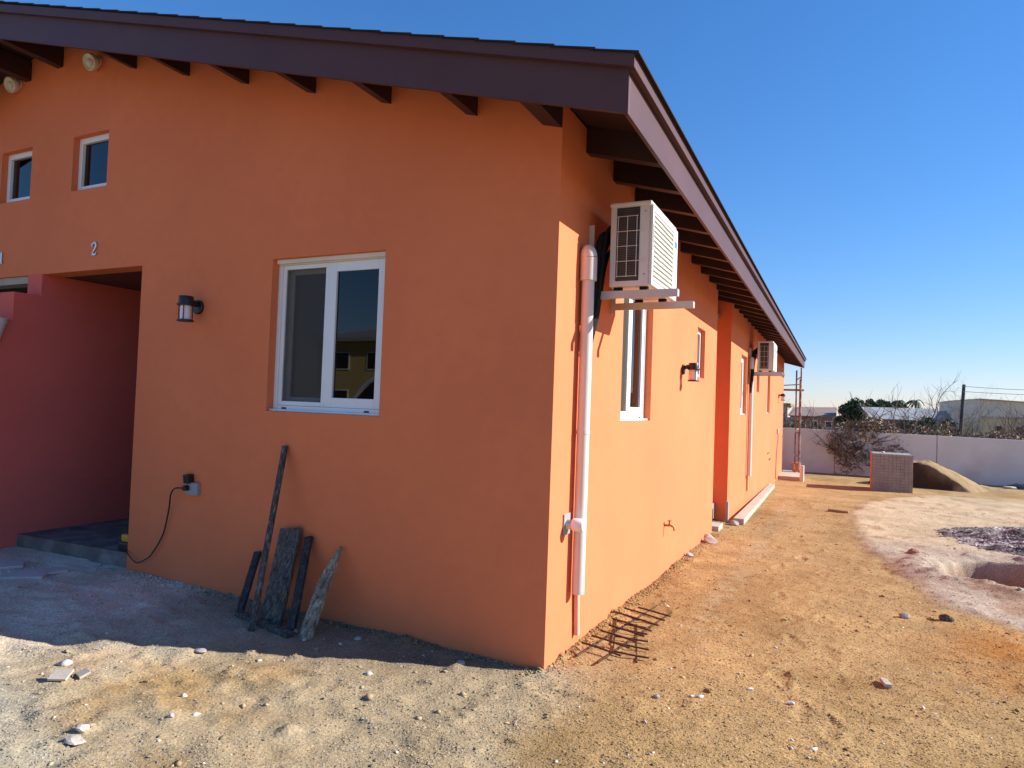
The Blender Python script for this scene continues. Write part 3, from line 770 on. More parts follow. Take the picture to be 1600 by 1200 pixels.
M_FIN = mat('coil_fin', (0.10, 0.075, 0.05), 0.5, 0.5, 0.2, 20, metal=0.3)
ac1 = ac_unit('white air conditioner on wall brackets near the corner of the house', 'outdoor air conditioner units')
def bracket(label, ya):
    t = thing('ac_bracket', label, 'bracket', (0.0, ya, 2.13), 'wall brackets under the air conditioners')
    for k_, yy in enumerate((ya, ya+0.475)):
        b = MB()
        b.box(0.0012, 0.552, yy, yy+0.004, 2.108, 2.156); b.box(0.0012, 0.552, yy+0.004, yy+0.042, 2.152, 2.156)
        b.box(0.540, 0.556, yy-0.001, yy+0.043, 2.112, 2.154, 0.003)
        b.build('arm', M_BRKT, t)
        b = MB(); b.box(0.001, 0.006, yy-0.002, yy+0.036, 2.085, 2.57); b.box(0.006, 0.034, yy-0.002, yy+0.002, 2.085, 2.57)
        b.build('wall_strap', M_BRKT, t)
        for zc in (2.125, 2.54):
            MB().lathe((0.006, yy+0.018, zc), (1, 0, 0), [(0, 0), (0.009, 0), (0.008, 0.006), (0, 0.007)], 8).build('bolt', M_GREY, t)
        MB().box(0.165, 0.215, yy+0.006, yy+0.040, 2.1565, 2.1772, 0.003).build('rubber_foot', M_RUBBER, t)
        MB().box(0.325, 0.375, yy+0.006, yy+0.040, 2.1565, 2.1772, 0.003).build('rubber_foot', M_RUBBER, t)
    return t
br1 = bracket('pale steel brackets carrying the near air conditioner beside the corner', 0.492)
def hoses(label):
    mb = MB()
    base = [(0.137, 0.64, 2.47), (0.10, 0.58, 2.52), (0.075, 0.52, 2.50), (0.065, 0.475, 2.38), (0.060, 0.455, 2.22), (0.055, 0.445, 2.06), (0.052, 0.432, 1.95), (0.050, 0.416, 1.905)]
    for i, (dx, dy, dz, r) in enumerate([(0, 0, 0, 0.021), (0.028, 0.045, -0.04, 0.019), (0.0, 0.085, 0.03, 0.017), (0.045, 0.02, 0.06, 0.013), (0.035, 0.10, -0.09, 0.012)]):
        pts = []
        for k_, p in enumerate(base):
            f = (1-k_/(len(base)-1))**0.6
            pts.append((max(p[0]+dx*f, r+0.004), p[1]+dy*f, p[2]+dz*f - 0.03*i*(k_ == len(base)-1)))
        mb.tube(smooth_path(pts, 4), r, 8)
    o = mb.build('insulated_hoses', M_RUBBER, None, True, loc=(0.06, 0.5, 2.2))
    return tag(o, label, 'hose bundle', 'black hoses behind the air conditioners')
hz = hoses('bundle of black insulated hoses behind the near air conditioner')
def duct(label, group, low=True):
    t = thing('white_duct', label, 'pipe', (0.05, 0.36, 0.30), group)
    x, y, r = 0.050, 0.362, 0.0375
    MB().tube([(x, y, 0.345), (x, y, 2.26)], r, 24).build('duct_pipe', M_PVC, t, True)
    pts = [(x, y, 2.215), (x, y, 2.33), (x-0.004, y+0.005, 2.375), (x-0.016, y+0.014, 2.405), (x-0.034, y+0.022, 2.414)]
    MB().tube([(x, y, 2.20), (x, y, 2.335)], r+0.013, 24, caps=True).build('socket_collar', M_PVC, t, True)
    MB().lathe((x, y, 2.3355), (-0.1, 0.0, 1), [(r+0.013, 0), (r+0.012, 0.025), (r+0.006, 0.05), (0.030, 0.072), (0.012, 0.082), (0.0, 0.084)], 24).build('elbow_cap', M_PVC, t, True)
    MB().tube([(x, y, 1.285), (x, y, 1.31)], r+0.0025, 24).build('joint_ring', M_PVC, t, True)
    if low: MB().tube([(0.020, y+0.085, 0.075), (0.020, y+0.06, 0.35)], 0.018, 14).build('lower_pipe', M_LOWP, t, True)
    return t
M_LOWP = mat('peach_pipe', (0.72, 0.42, 0.28), 0.7, 0.3, 0.06, 6)
du = duct('tall white plastic duct beside the corner, its hooded top under the air conditioner', 'white ducts down the side wall')
# the second set further along the wall
a2 = copy_tree(ac1); a2.location.y += 8.40; a2['label'] = 'white air conditioner on brackets at the far half of the side wall'
b2 = copy_tree(br1); b2.location.y += 8.40; b2['label'] = 'pale steel brackets carrying the far air conditioner'
h2 = copy_tree(hz); h2.location.y += 8.40; h2['label'] = 'bundle of black hoses behind the far air conditioner'
d2_ = copy_tree(du); d2_.location.y += 8.52; d2_['label'] = 'tall white plastic duct beside the far air conditioner'
# pipe stub on a grey plate
t = thing('cleanout_stub', 'white capped pipe stub on a grey plate beside the duct', 'pipe stub', (0.0, 0.256, 0.762))
MB().box(0.0006, 0.010, 0.205, 0.305, 0.702, 0.824, 0.003).build('wall_plate', M_GREY, t)
MB().lathe((0.0101, 0.256, 0.762), (1, 0, 0), [(0.0, 0.0), (0.030, 0.0), (0.026, 0.016), (0.022, 0.034), (0.0, 0.035)], 20).build('metal_ring', M_SILVER, t, True)
MB().lathe((0.0452, 0.256, 0.764), (1, 0, 0), [(0.0, 0.0), (0.036, 0.0), (0.038, 0.004), (0.038, 0.060), (0.034, 0.066), (0.0, 0.066)], 24).build('white_cap', M_WHITE, t, True)
# garden tap
t = thing('garden_tap', 'small brass garden tap on the sunlit side wall', 'tap', (0.0, 2.78, 0.385))
MB().tube([(0.0005, 2.78, 0.385), (0.06, 2.78, 0.388), (0.085, 2.78, 0.375), (0.09, 2.78, 0.345)], 0.010, 10).build('spout', M_TAP, t, True)
MB().lathe((0.045, 2.78, 0.392), (0, 0, 1), [(0.012, 0), (0.008, 0.02), (0.006, 0.035)], 10).build('stem', M_TAP, t, True)
MB().box(0.03, 0.06, 2.755, 2.805, 0.427, 0.434, 0.002).build('tap_handle', M_TAP, t)
# small holes and boxes near the far end of the wall
for (yy, za, zb, lab) in ((12.97, 0.515, 0.545, 'small dark hole under the far window'), (13.35, 0.35, 0.39, 'wider dark hole low under the far window')):
    tag(MB().box(0.0006, 0.010, yy-0.16, yy+0.16, za, zb, 0.002).build('wall_vent', M_DARK, loc=(0, yy, za)), lab, 'vent')
t = thing('outdoor_socket', 'small pale socket with hanging cable at the far end of the side wall', 'socket', (0.0, 15.4, 0.95))
MB().box(0.0006, 0.04, 15.3, 15.5, 0.93, 1.05, 0.004).build('socket_box', M_PVC, t)
MB().tube([(0.02, 15.4, 0.93), (0.03, 15.38, 0.80), (0.012, 15.2, 0.4), (0.012, 15.08, -0.25)], 0.008, 6).build('lead', M_BLACK, t)

# ------------------------------------------------------------------ boards leaning on the front wall
def plank(name, p0, p1, w, th, m, label, cat='board', tip=None, yaw_=0.0, jag=0.0):
    """board from foot p0 to head p1"""
    p0, p1 = Vector(p0), Vector(p1); d = (p1-p0).normalized()
    s = Vector((1, 0, 0)); s = (s - d*s.dot(d)).normalized(); n = d.cross(s).normalized()
    s2 = s*math.cos(yaw_) + n*math.sin(yaw_); n2 = n*math.cos(yaw_) - s*math.sin(yaw_)
    L = (p1-p0).length; mb = MB(); K = 10; rings = []
    for i in range(K+1):
        f = i/K; ww, tt = w, th
        off = 0.0
        if tip and f > 1-tip:
            ww = w*(1-0.92*(f-1+tip)/tip); off = (w-ww)*0.42
        j = random.uniform(-jag, jag)
        c = p0 + d*L*f + s2*(off+j)
        rings.append([mb.bm.verts.new(c + s2*a*ww/2 + n2*b_*tt/2) for a, b_ in ((-1, -1), (1, -1), (1, 1), (-1, 1))])
    for A, B in zip(rings, rings[1:]):
        for k_ in range(4): mb.bm.faces.new((A[k_], A[(k_+1) % 4], B[(k_+1) % 4], B[k_]))
    mb.bm.faces.new(rings[0][::-1]); mb.bm.faces.new(rings[-1])
    o = mb.build(name, m, loc=tuple(p0))
    return tag(o, label, cat)
plank('short_stick', (-2.005, -0.275, gz(-2.0, -0.28)-0.02), (-2.120, -0.022, 0.378), 0.048, 0.022, M_BOARDB, 'short dark stick leaning leftmost against the front wall', jag=0.001)
plank('long_lath', (-1.722, -0.430, gz(-1.72, -0.43)-0.02), (-1.922, -0.018, 1.110), 0.036, 0.020, M_BOARDK, 'long thin spattered lath, tallest of the leaning boards', jag=0.001)
plank('wide_board', (-1.735, -0.262, gz(-1.73, -0.26)-0.015), (-1.822, -0.030, 0.572), 0.165, 0.028, M_BOARDD, 'wide cement-stained board leaning on the front wall', jag=0.0015)
plank('narrow_board', (-1.512, -0.325, gz(-1.51, -0.33)-0.02), (-1.672, -0.026, 0.534), 0.050, 0.025, M_BOARDB, 'narrow blue-black board leaning just right of the wide one', jag=0.002)
st = plank('pointed_stake', (-1.382, -0.362, gz(-1.38, -0.36)-0.03), (-1.440, -0.020, 0.500), 0.082, 0.030, M_STAKE, 'pale pointed stake leaning rightmost against the front wall', cat='stake', tip=0.36, jag=0.002)
tag(MB().box(-2.01, -1.45, -0.345, -0.300, gz(-1.75, -0.33)+0.003, gz(-1.75, -0.33)+0.033, 0.003, Matrix.Rotation(math.radians(-12), 3, 'Z')).build('batten', M_BOARDK, loc=(-1.75, -0.32, 0.03)), 'grey batten lying on the dirt at the feet of the leaning boards', 'batten')

# scraps of board lying on the dirt near the porch
def flat_scrap(name, pts, th, m, label, lift=0.012):
    z = max(gz(x, y) for x, y in pts)+lift
    mb = MB(); mb.hexa([(x, y, z-th-0.006) for x, y in pts], [(x, y, z) for x, y in pts])
    c = np.mean(np.array(pts), 0)
    return tag(mb.build(name, m, loc=(c[0], c[1], z)), label, 'scrap')
flat_scrap('board_scrap', [(-3.87, -0.69), (-3.66, -0.53), (-3.745, -0.44), (-3.70, -0.33), (-3.80, -0.27), (-3.86, -0.34), (-3.885, -0.46), (-4.00, -0.50), (-4.02, -0.60)], 0.014, M_CARD, 'torn pinkish board scrap on the grey dirt in front of the porch')
flat_scrap('board_scrap', [(-4.16, -0.60), (-4.06, -0.44), (-4.18, -0.37), (-4.36, -0.42), (-4.42, -0.56)], 0.014, M_CARD, 'pinkish board scrap cut by the left edge below the pink wall')

# ------------------------------------------------------------------ rebar mats on the gravel
def rods(name, segs, r, label, group, z):
    t = thing(name, label, 'rebar', (segs[0][0][0], segs[0][0][1], z), group)
    for (a, b_, za, zb) in segs:
        P0 = Vector((a[0], a[1], za)); P1 = Vector((b_[0], b_[1], zb))
        pts = [P0.lerp(P1, i/6) + Vector((0, 0, 0.003*math.sin(3.1*i/6+a[0]*9))) for i in range(7)]
        MB().tube(pts, r, 7).build('rod', M_RUST, t, True)
    return t
A = [((.090, .262), (.232, 1.85)), ((.230, .223), (.367, 1.709))]
Bc = [((.057, .441), (.315, .387)), ((.072, .580), (.327, .525)), ((.083, .723), (.335, .655)), ((.093, .857), (.345, .793)), ((.071, 1.004), (.356, .931)), ((.03, 1.159), (.367, 1.069)), ((.07, 1.298), (.379, 1.204)), ((.139, 1.409), (.391, 1.327))]
def zl(p, h): return gz(*p)+h
segs = [(a, b_, zl(a, 0.016), zl(b_, 0.004)) for a, b_ in A] + [(a, b_, zl(a, 0.034), zl(b_, 0.034)) for a, b_ in Bc]
rods('rebar_mat', segs, 0.0062, 'rusty rebar mat of two long and eight short rods on the gravel', 'rebar mats beside the corner', 0)
A2 = [((.215, 1.093), (.403, .404)), ((.058, 1.138), (.244, .464))]
B2 = [((.255, .443), (.457, .472)), ((.184, .585), (.422, .609)), ((.182, .708), (.382, .747)), ((.139, .862), (.339, .895)), ((.155, 1.006), (.293, 1.037)), ((.167, 1.155), (.253, 1.194))]
segs = [(a, b_, zl(a, 0.008), zl(b_, 0.008)) for a, b_ in A2] + [(a, b_, zl(a, 0.020), zl(b_, 0.020)) for a, b_ in B2]
rods('rebar_mat', segs, 0.0058, 'smaller rebar mat lying skewed under the first one', 'rebar mats beside the corner', 0)

# ------------------------------------------------------------------ rubble one can pick out
def rock(name, x, y, s, label, m=None, flat=0.6, seed=0, cat='stone', group=None):
    rs = random.Random(seed); mb = MB()
    bmesh.ops.create_icosphere(mb.bm, subdivisions=2, radius=0.5)
    f = [Vector((rs.uniform(-1, 1), rs.uniform(-1, 1), rs.uniform(-1, 1))).normalized() for _ in range(7)]
    h = [rs.uniform(0.28, 0.44) for _ in f]
    for v in mb.bm.verts:
        for n, hh in zip(f, h):
            d = v.co.dot(n)
            if d > hh: v.co -= n*(d-hh)
        v.co += Vector((rs.uniform(-1, 1), rs.uniform(-1, 1), rs.uniform(-1, 1)))*0.012
    R = Matrix.Rotation(rs.uniform(0, 6.28), 3, 'Z'); z = gz(x, y)
    for v in mb.bm.verts:
        c = R @ v.co
        v.co = Vector((c.x*s[0]+x, c.y*s[1]+y, z + (c.z*flat+0.28*flat)*s[0]))
    return tag(mb.build(name, m or M_STONE, loc=(x, y, z)), label, cat, group)
rock('rubble_stone', 0.105, 4.72, (0.17, 0.15), 'rounded pale stone at the foot of the side wall before the recess', seed=3)
rock('rubble_stone', 0.030, 4.93, (0.15, 0.12), 'pinkish broken stone touching the side wall before the recess', M_STONEG, seed=4)
rock('rubble_stone', 0.045, 3.74, (0.11, 0.09), 'small stone at the wall foot below the brass tap', M_STONEG, seed=5)
rock('rubble_stone', -1.350, -1.655, (0.060, 0.060), 'white stone on the dirt at the bottom left', seed=6)
rock('rubble_stone', -1.290, -1.715, (0.10, 0.075), 'flat pale stone with dark underside at the bottom left', seed=7, flat=0.35)
rock('rubble_stone', -0.425, -0.170, (0.055, 0.05), 'grey lump in the shade near the house corner', M_STONEG, seed=8)
rock('rubble_stone', 1.889, 2.48, (0.085, 0.065), 'grey stone on the path near the pale sand', M_STONEG, seed=9)
rock('rubble_stone', 2.161, 2.535, (0.11, 0.07), 'dark grey stone at the edge of the orange soil', M_BOARDD, seed=10)
rock('rubble_stone', 1.024, 0.346, (0.036, 0.028), 'small white chip on the gravel path, left of its neighbour', M_WHITE, seed=11, flat=.5)
rock('rubble_stone', 1.226, 0.272, (0.038, 0.028), 'small white chip on the gravel path, right of its neighbour', M_WHITE, seed=12, flat=.5)
rock('rubble_stone', -1.692, -0.81, (0.075, 0.06), 'thin pale flake in the shade near the shadow edge', M_STONEG, seed=13, flat=.3)
rock('rubble_stone', 2.21, 5.44, (0.13, 0.10), 'reddish clod on the pale sand by the pit', M_TERRA2 if False else M_BRWALL, seed=14)
rock('rubble_stone', -1.11, -0.19, (0.06, 0.045), 'pale square chip in the shade right of the stake', M_STONEG, seed=15, flat=.5)
rock('rubble_stone', 0.62, -0.02, (0.035, 0.03), 'little grey stone on the path ahead of the corner', M_STONEG, seed=16)
rock('rubble_stone', -1.50, -0.30, (0.05, 0.04), 'pale chip at the foot of the narrow leaning board', M_STONEG, seed=18)
tag(MB().box(1.655, 1.690, 0.79, 0.885, gz(1.67, .84)+0.002, gz(1.67, .84)+0.022, 0.003, Matrix.Rotation(0.25, 3, 'Z')).build('wood_offcut', M_CONCL, loc=(1.673, .836, 0)), 'pale wooden offcut lying on the gravel path', 'offcut')
tag(MB().box(1.30, 1.62, 9.30, 9.38, gz(1.45, 9.35)+0.01, gz(1.45, 9.35)+0.045, 0.003, Matrix.Rotation(-0.25, 3, 'Z')).build('wood_offcut', M_PLANK, loc=(1.46, 9.34, -.2)), 'brown timber piece lying at the edge of the pale sand', 'offcut')
for (x, y, w, l, a, lab) in ((-1.885, -1.43, 0.085, 0.07, 0.5, 'pale tile shard tilted on the dirt at lower left'), (-1.865, -1.335, 0.065, 0.05, -0.3, 'sandy tile shard behind the pale one at lower left')):
    z = gz(x, y)
    tag(MB().box(x-w/2, x+w/2, y-l/2, y+l/2, z+0.018, z+0.030, 0.002, Matrix.Rotation(a, 3, 'Z') @ Matrix.Rotation(0.35, 3, 'X')).build('tile_shard', M_CONCL, loc=(x, y, z)), lab, 'tile shard')

# ------------------------------------------------------------------ recess, kerb plank, slab at the far end of the side wall
tag(MB().box(-0.55, 0.055, 5.62, 5.98, -0.135, -0.045, 0.006).build('threshold_slab', M_CONCL, loc=(-0.3, 5.8, -.1)), 'low pale threshold slab in the recess of the side wall', 'slab')
tag(MB().box(0.002, 0.035, 6.58, 6.66, -0.17, 0.16, 0.003).build('form_board', M_GREY, loc=(0.02, 6.62, -.15)), 'short upright grey board at the far edge of the recess', 'board')
mb = MB(); mb.hexa([(0.10, 6.95, -0.24), (0.235, 6.35, -0.24), (0.03, 13.5, -0.36), (-0.02, 13.5, -0.36)][0:0] or [(0.115, 6.55, -0.28), (0.255, 6.55, -0.28), (0.135, 13.3, -0.36), (0.02, 13.3, -0.36)],
                  [(0.115, 6.55, -0.055), (0.255, 6.55, -0.055), (0.135, 13.3, -0.19), (0.02, 13.3, -0.19)])
tag(mb.build('kerb_plank', M_CONCL, loc=(0.15, 8, -.2)), 'long pale kerb plank beside the far half of the side wall', 'kerb')
rock('rubble_stone', 0.13, 6.42, (0.16, 0.13), 'dark stone at the near end of the kerb plank', M_STONEG, seed=21)
tag(MB().box(-0.02, 0.57, 16.0, 18.1, -0.62, -0.225, 0.01).build('end_slab', M_CONCL, loc=(0.3, 17, -.3)), 'pale concrete slab at the far corner of the house', 'slab')
tag(MB().tube([(0.60, 15.9, -0.35), (0.60, 15.9, 0.10)], 0.055, 14).build('pipe_upright', M_PVC, loc=(0.6, 15.9, -.35)), 'short white pipe standing at the corner of the far slab', 'pipe')
t = thing('bucket', 'orange bucket on the far slab under the scaffold', 'bucket', (0.36, 17.75, -0.225))
MB().lathe((0.36, 17.75, -0.224), (0, 0, 1), [(0.0, 0.0), (0.10, 0.0), (0.125, 0.26), (0.118, 0.26), (0.10, 0.02), (0.0, 0.02)], 18).build('bucket_body', M_BUCKET, t, True)
MB().lathe((0.36, 17.75, 0.020), (0, 0, 1), [(0.124, 0.0), (0.134, 0.004), (0.134, 0.016), (0.124, 0.018)], 18).build('rim', M_BUCKET, t, True)
MB().tube(smooth_path([(0.23, 17.75, 0.02), (0.25, 17.70, -0.07), (0.36, 17.61, -0.11), (0.47, 17.70, -0.07), (0.49, 17.75, 0.02)], 4), 0.005, 6).build('handle', M_GREY, t)
# scaffold frame
t = thing('scaffold', 'thin rusty scaffold frame with a plank at the far corner of the house', 'scaffold', (0.33, 18.2, -0.22))
for (x, y, z1) in ((0.335, 17.45, 2.70), (0.455, 17.5, 2.78), (0.38, 18.6, 2.5), (-0.55, 17.9, 2.45)):
    MB().tube([(x, y, -0.45 if y > 18.1 else -0.222), (x, y, z1)], 0.021, 8).build('pole', M_SCAF, t, True)
for (a, b_) in (((0.335, 17.45, 2.42), (0.455, 17.5, 2.52)), ((0.335, 17.45, 1.30), (0.455, 17.5, 1.32)), ((0.335, 17.45, 0.9), (0.455, 17.5, 0.92)), ((0.335, 17.45, 0.25), (0.455, 17.5, 0.25)),
                ((-0.55, 17.9, 2.24), (0.455, 17.5, 2.30)), ((0.335, 17.45, 1.0), (0.38, 18.6, 1.0)), ((0.455, 17.5, 1.75), (0.38, 18.6, 1.75))):
    MB().tube([a, b_], 0.014, 6).build('brace', M_SCAF, t, True)
tag(MB().box(-0.75, 0.53, 17.52, 17.80, 2.115, 2.165, 0.004).build('scaffold_plank', M_PLANK, loc=(0, 17.66, 2.14)), 'brown plank laid across the scaffold', 'plank')

# ------------------------------------------------------------------ paver stack and sand heaps
t = thing('paver_stack', 'square stack of grey concrete pavers with orange sides in front of the white wall', 'paver stack', (2.6, 15.4, -0.34))
zs0 = gz(2.6, 15.2)-0.03
MB().box(2.205, 3.010, 14.93, 15.83, zs0+0.02, 0.565).build('stack_core', M_PAVER, t)
mb = MB(); rows, cols = 13, 10
for r_ in range(rows):
    for c_ in range(cols):
        w = 0.84/cols; h = (0.575-zs0-0.02)/rows
        x = 2.188+c_*w; z = zs0+0.02+r_*h; j = random.uniform(-0.005, 0.005)
        mb.box(x+0.0022, x+w-0.0022, 14.915+j*0.6, 15.0, z+0.006, z+h-0.006)
        if r_ == rows-1: mb.box(x+0.003, x+w-0.003, 15.003, 15.845, z+0.003, z+h-0.003)
mb.build('paver', M_PAVER, t)['kind'] = 'stuff'
mb = MB()
for r_ in range(rows):
    for c_ in range(9):
        w = 0.915/9; h = (0.575-zs0-0.02)/rows; y = 14.925+c_*w; z = zs0+0.02+r_*h
        mb.box(2.180, 2.2035, y+0.003, y+w-0.003, z+0.003, z+h-0.003); mb.box(3.0115, 3.034, y+0.003, y+w-0.003, z+0.003, z+h-0.003)
mb.build('paver', M_TERRA, t)['kind'] = 'stuff'  # side pavers coloured orange, unlike the grey front
MB().box(2.17, 3.04, 14.92, 15.84, zs0-0.05, zs0+0.018).build('pallet', M_PLANK, t)
rock('rubble_stone', 2.43, 15.3, (0.09, 0.08), 'white lump lying on top of the paver stack', M_WHITE, seed=30)
bpy.data.objects[[o.name for o in COL.objects if o.name.startswith('rubble_stone')][-1]].location.z = 0.575

def heap(name, x0, x1, y0, y1, n, hf, colf, label, cat, mtl):
    gx_ = np.linspace(x0, x1, n); gy_ = np.linspace(y0, y1, n)
    XX, YY = np.meshgrid(gx_, gy_); xx, yy = XX.ravel(), YY.ravel()
    h = hf(xx, yy)
    z = ground_h(xx, yy) - 0.05 + h
    id_ = np.arange(n*n).reshape(n, n)
    q = np.stack([id_[:-1, :-1], id_[:-1, 1:], id_[1:, 1:], id_[1:, :-1]], -1).reshape(-1, 4)
    keepq = (h[q] > 0.004).any(1)
    return tag(np_mesh(name, np.stack([xx, yy, z], 1), q[keepq], mtl, tone=colf(xx, yy), smooth=True), label, cat)
def pile_h(x, y):
    n = fbm(x, y, 1.6, 4, 201); r = np.hypot((x-3.20)/np.where(x < 3.2, 1.05, 1.70), (y-17.6)/1.65)
    c = np.clip(0.96*(1-r), 0, 0.70); c = np.where(r < 1.6, c, 0) + 0.22*np.clip(1-np.hypot((x-4.4)/1.5, (y-18.4)/1.5), 0, 1)
    # face dug away towards the street
    cut = np.clip((y - (17.08+0.16*n-0.40*(x-3.1)))/0.20, 0, 1)
    return np.minimum(c, c*cut+0.03*(c > 0))*(1+0.10*n) + 0.02*fbm(x, y, 6, 3, 211)*(c > 0.02)
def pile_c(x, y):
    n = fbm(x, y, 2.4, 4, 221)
    dug_tone = (1-sst(0.10, 0.30, y-(17.08-0.40*(x-3.1)) + 0.10*n))*sst(4.4, 4.0, x+0.3*n)      # darker sand over the dug face
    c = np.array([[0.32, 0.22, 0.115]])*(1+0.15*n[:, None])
    return c*(1-dug_tone[:, None]) + np.array([[0.075, 0.045, 0.029]])*dug_tone[:, None]
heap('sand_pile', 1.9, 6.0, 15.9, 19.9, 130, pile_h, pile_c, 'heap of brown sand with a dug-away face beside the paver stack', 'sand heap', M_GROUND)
def grav_h(x, y):
    n = fbm(x, y, 2.4, 4, 231)
    c = np.clip(1-np.hypot((x-4.15+0.18*(y-7.2))/1.5, (y-7.3)/1.75) + 0.12*n, 0, 1)
    return 0.03*(c > 0.01) + 0.24*c*(1+0.3*n) + 0.03*np.clip(fbm(x, y, 9, 3, 241), 0, 1)*(c > 0.03)
def grav_c(x, y):
    n = fbm(x, y, 3.4, 5, 251); n2 = fbm(x, y, 16, 3, 261)
    t = sst(-0.35, 0.45, n+0.5*n2)[:, None]
    return np.array([[0.13, 0.105, 0.103]])*(1-t) + np.array([[0.42, 0.36, 0.335]])*t
heap('gravel_heap', 2.3, 6.0, 5.2, 9.5, 150, grav_h, grav_c, 'low heap of dark grey gravel on the pale sand behind the pit', 'gravel heap', M_GROUND)
xs = RNG.uniform(2.4, 6.0, 16000); ys = RNG.uniform(5.3, 9.4, 16000)
hh = grav_h(xs, ys); okh = (hh > 0.012) & (RNG.uniform(0, 1, len(xs)) < 0.35+3*hh); xs, ys, hh = xs[okh], ys[okh], hh[okh]
size = np.clip(RNG.lognormal(math.log(0.030), 0.35, len(xs)), 0.015, 0.075)
pebbles('grey_gravel', xs, ys, size, np.clip(grav_c(xs, ys)*RNG.uniform(0.6, 1.7, (len(xs), 1)), 0.02, 0.7), 0.2, True, hh-0.05)
# dark tarpaulin and rubbish by the white wall at the right
rs = random.Random(5)
for i, (x, y, s, lab) in enumerate(((6.15, 19.7, 0.55, 'black crumpled sheet by the white wall, nearer the sand heap'), (6.75, 19.6, 0.62, 'black crumpled sheet by the white wall at the right edge'))):
    n = 22; gx_ = np.linspace(-s, s, n); XX, YY = np.meshgrid(gx_, gx_*0.8); xx, yy = XX.ravel(), YY.ravel()
    h = np.clip(1-np.hypot(xx/s, yy/(0.8*s))**2, 0, 1)*0.16 + 0.10*fbm(xx+i*7, yy, 4.5, 3, 271)*np.clip(1.05-np.hypot(xx/s, yy/(.8*s)), 0, 1)
    id_ = np.arange(n*n).reshape(n, n); q = np.stack([id_[:-1, :-1], id_[:-1, 1:], id_[1:, 1:], id_[1:, :-1]], -1).reshape(-1, 4)
    o = np_mesh('plastic_sheet', np.stack([xx+x, yy+y, h + base_h(xx+x, yy+y)+0.0], 1), q, M_BLACK, smooth=True); tag(o, lab, 'plastic sheet')
rock('rubble_stone', 5.75, 19.4, (0.34, 0.2), 'pale flat block on the dirt left of the black sheets', M_STONE, seed=33, flat=.3)
rock('rubble_stone', 6.75, 18.8, (0.5, 0.25), 'pale flat block in front of the black sheets', M_STONE, seed=34, flat=.3)

# ------------------------------------------------------------------ boundary wall
fw_ = thing('boundary_wall', 'long grey-white rendered boundary wall closing the site', 'wall', (3, 20.6, -0.5))
xj = [-14, -6.2, -2.4, 1.36, 4.15, 7.9, 11.7, 15.5, 24]
for a, b_ in zip(xj, xj[1:]):
    mb = MB()
    zt = lambda x: 0.975-0.0085*x
    mb.hexa([(a+0.012, 20.6, -1.2), (b_-0.012, 20.6, -1.2), (b_-0.012, 20.75, -1.2), (a+0.012, 20.75, -1.2)],
            [(a+0.012, 20.6, zt(a)), (b_-0.012, 20.6, zt(b_)), (b_-0.012, 20.75, zt(b_)), (a+0.012, 20.75, zt(a))])
    mb.build('panel', M_FENCE, fw_)
mb = MB()
for x in xj[1:-1]: mb.box(x-0.0115, x+0.0115, 20.615, 20.735, -1.2, 0.975-0.0085*x-0.004)
mb.build('joint', M_CONC, fw_)

# ------------------------------------------------------------------ vegetation
def leaves(centers, radii, n, size, cols, seed, flat=1.0):
    r = np.random.default_rng(seed); V = []; T = []
    per = np.maximum(1, (n*np.array(radii)**2/np.sum(np.array(radii)**2)).astype(int))
    for c, R, k_ in zip(centers, radii, per):
        d = r.normal(0, 1, (k_, 3)); d /= np.linalg.norm(d, axis=1)[:, None]
        P = np.array(c) + d*(R*r.uniform(0.35, 1.05, (k_, 1))**0.7)*np.array([1, 1, flat])
        u = r.normal(0, 1, (k_, 3)); u /= np.linalg.norm(u, axis=1)[:, None]
        w = np.cross(u, r.normal(0, 1, (k_, 3))); w /= np.linalg.norm(w, axis=1)[:, None]
        s = size*1.15*r.uniform(0.6, 1.4, (k_, 1))
        V.append(np.stack([P-u*s, P+w*s*0.45, P+u*s, P-w*s*0.45], 1).reshape(-1, 3))
        cc = np.array(cols)[r.integers(0, len(cols), k_)]*r.uniform(0.7, 1.3, (k_, 1))
        T.append(np.repeat(cc, 4, 0))
    V = np.concatenate(V); T = np.concatenate(T)
    return V, np.arange(len(V)).reshape(-1, 4), T
def branch_mesh(mb, p, d, L, r, depth, rs, spread=0.6, droop=0.0, n=4):
    pts = [Vector(p)]; dd = Vector(d).normalized()
    for i in range(4):
        dd = (dd + Vector((rs.uniform(-1, 1), rs.uniform(-1, 1), rs.uniform(-1, 1)))*0.22 + Vector((0, 0, -droop))).normalized()
        pts.append(pts[-1]+dd*L/4)
    mb.tube(pts, r, n, r1=r*0.45, caps=False)
    if depth > 0:
        for k_ in range(rs.randint(3, 4)):
            q = pts[rs.randint(1, 4)]
            nd = (dd + Vector((rs.uniform(-1, 1), rs.uniform(-1, 1), rs.uniform(-0.8, 1)))*spread*1.4).normalized()
            branch_mesh(mb, q, nd, L*rs.uniform(0.5, 0.8), r*0.5, depth-1, rs, spread, droop, 3)
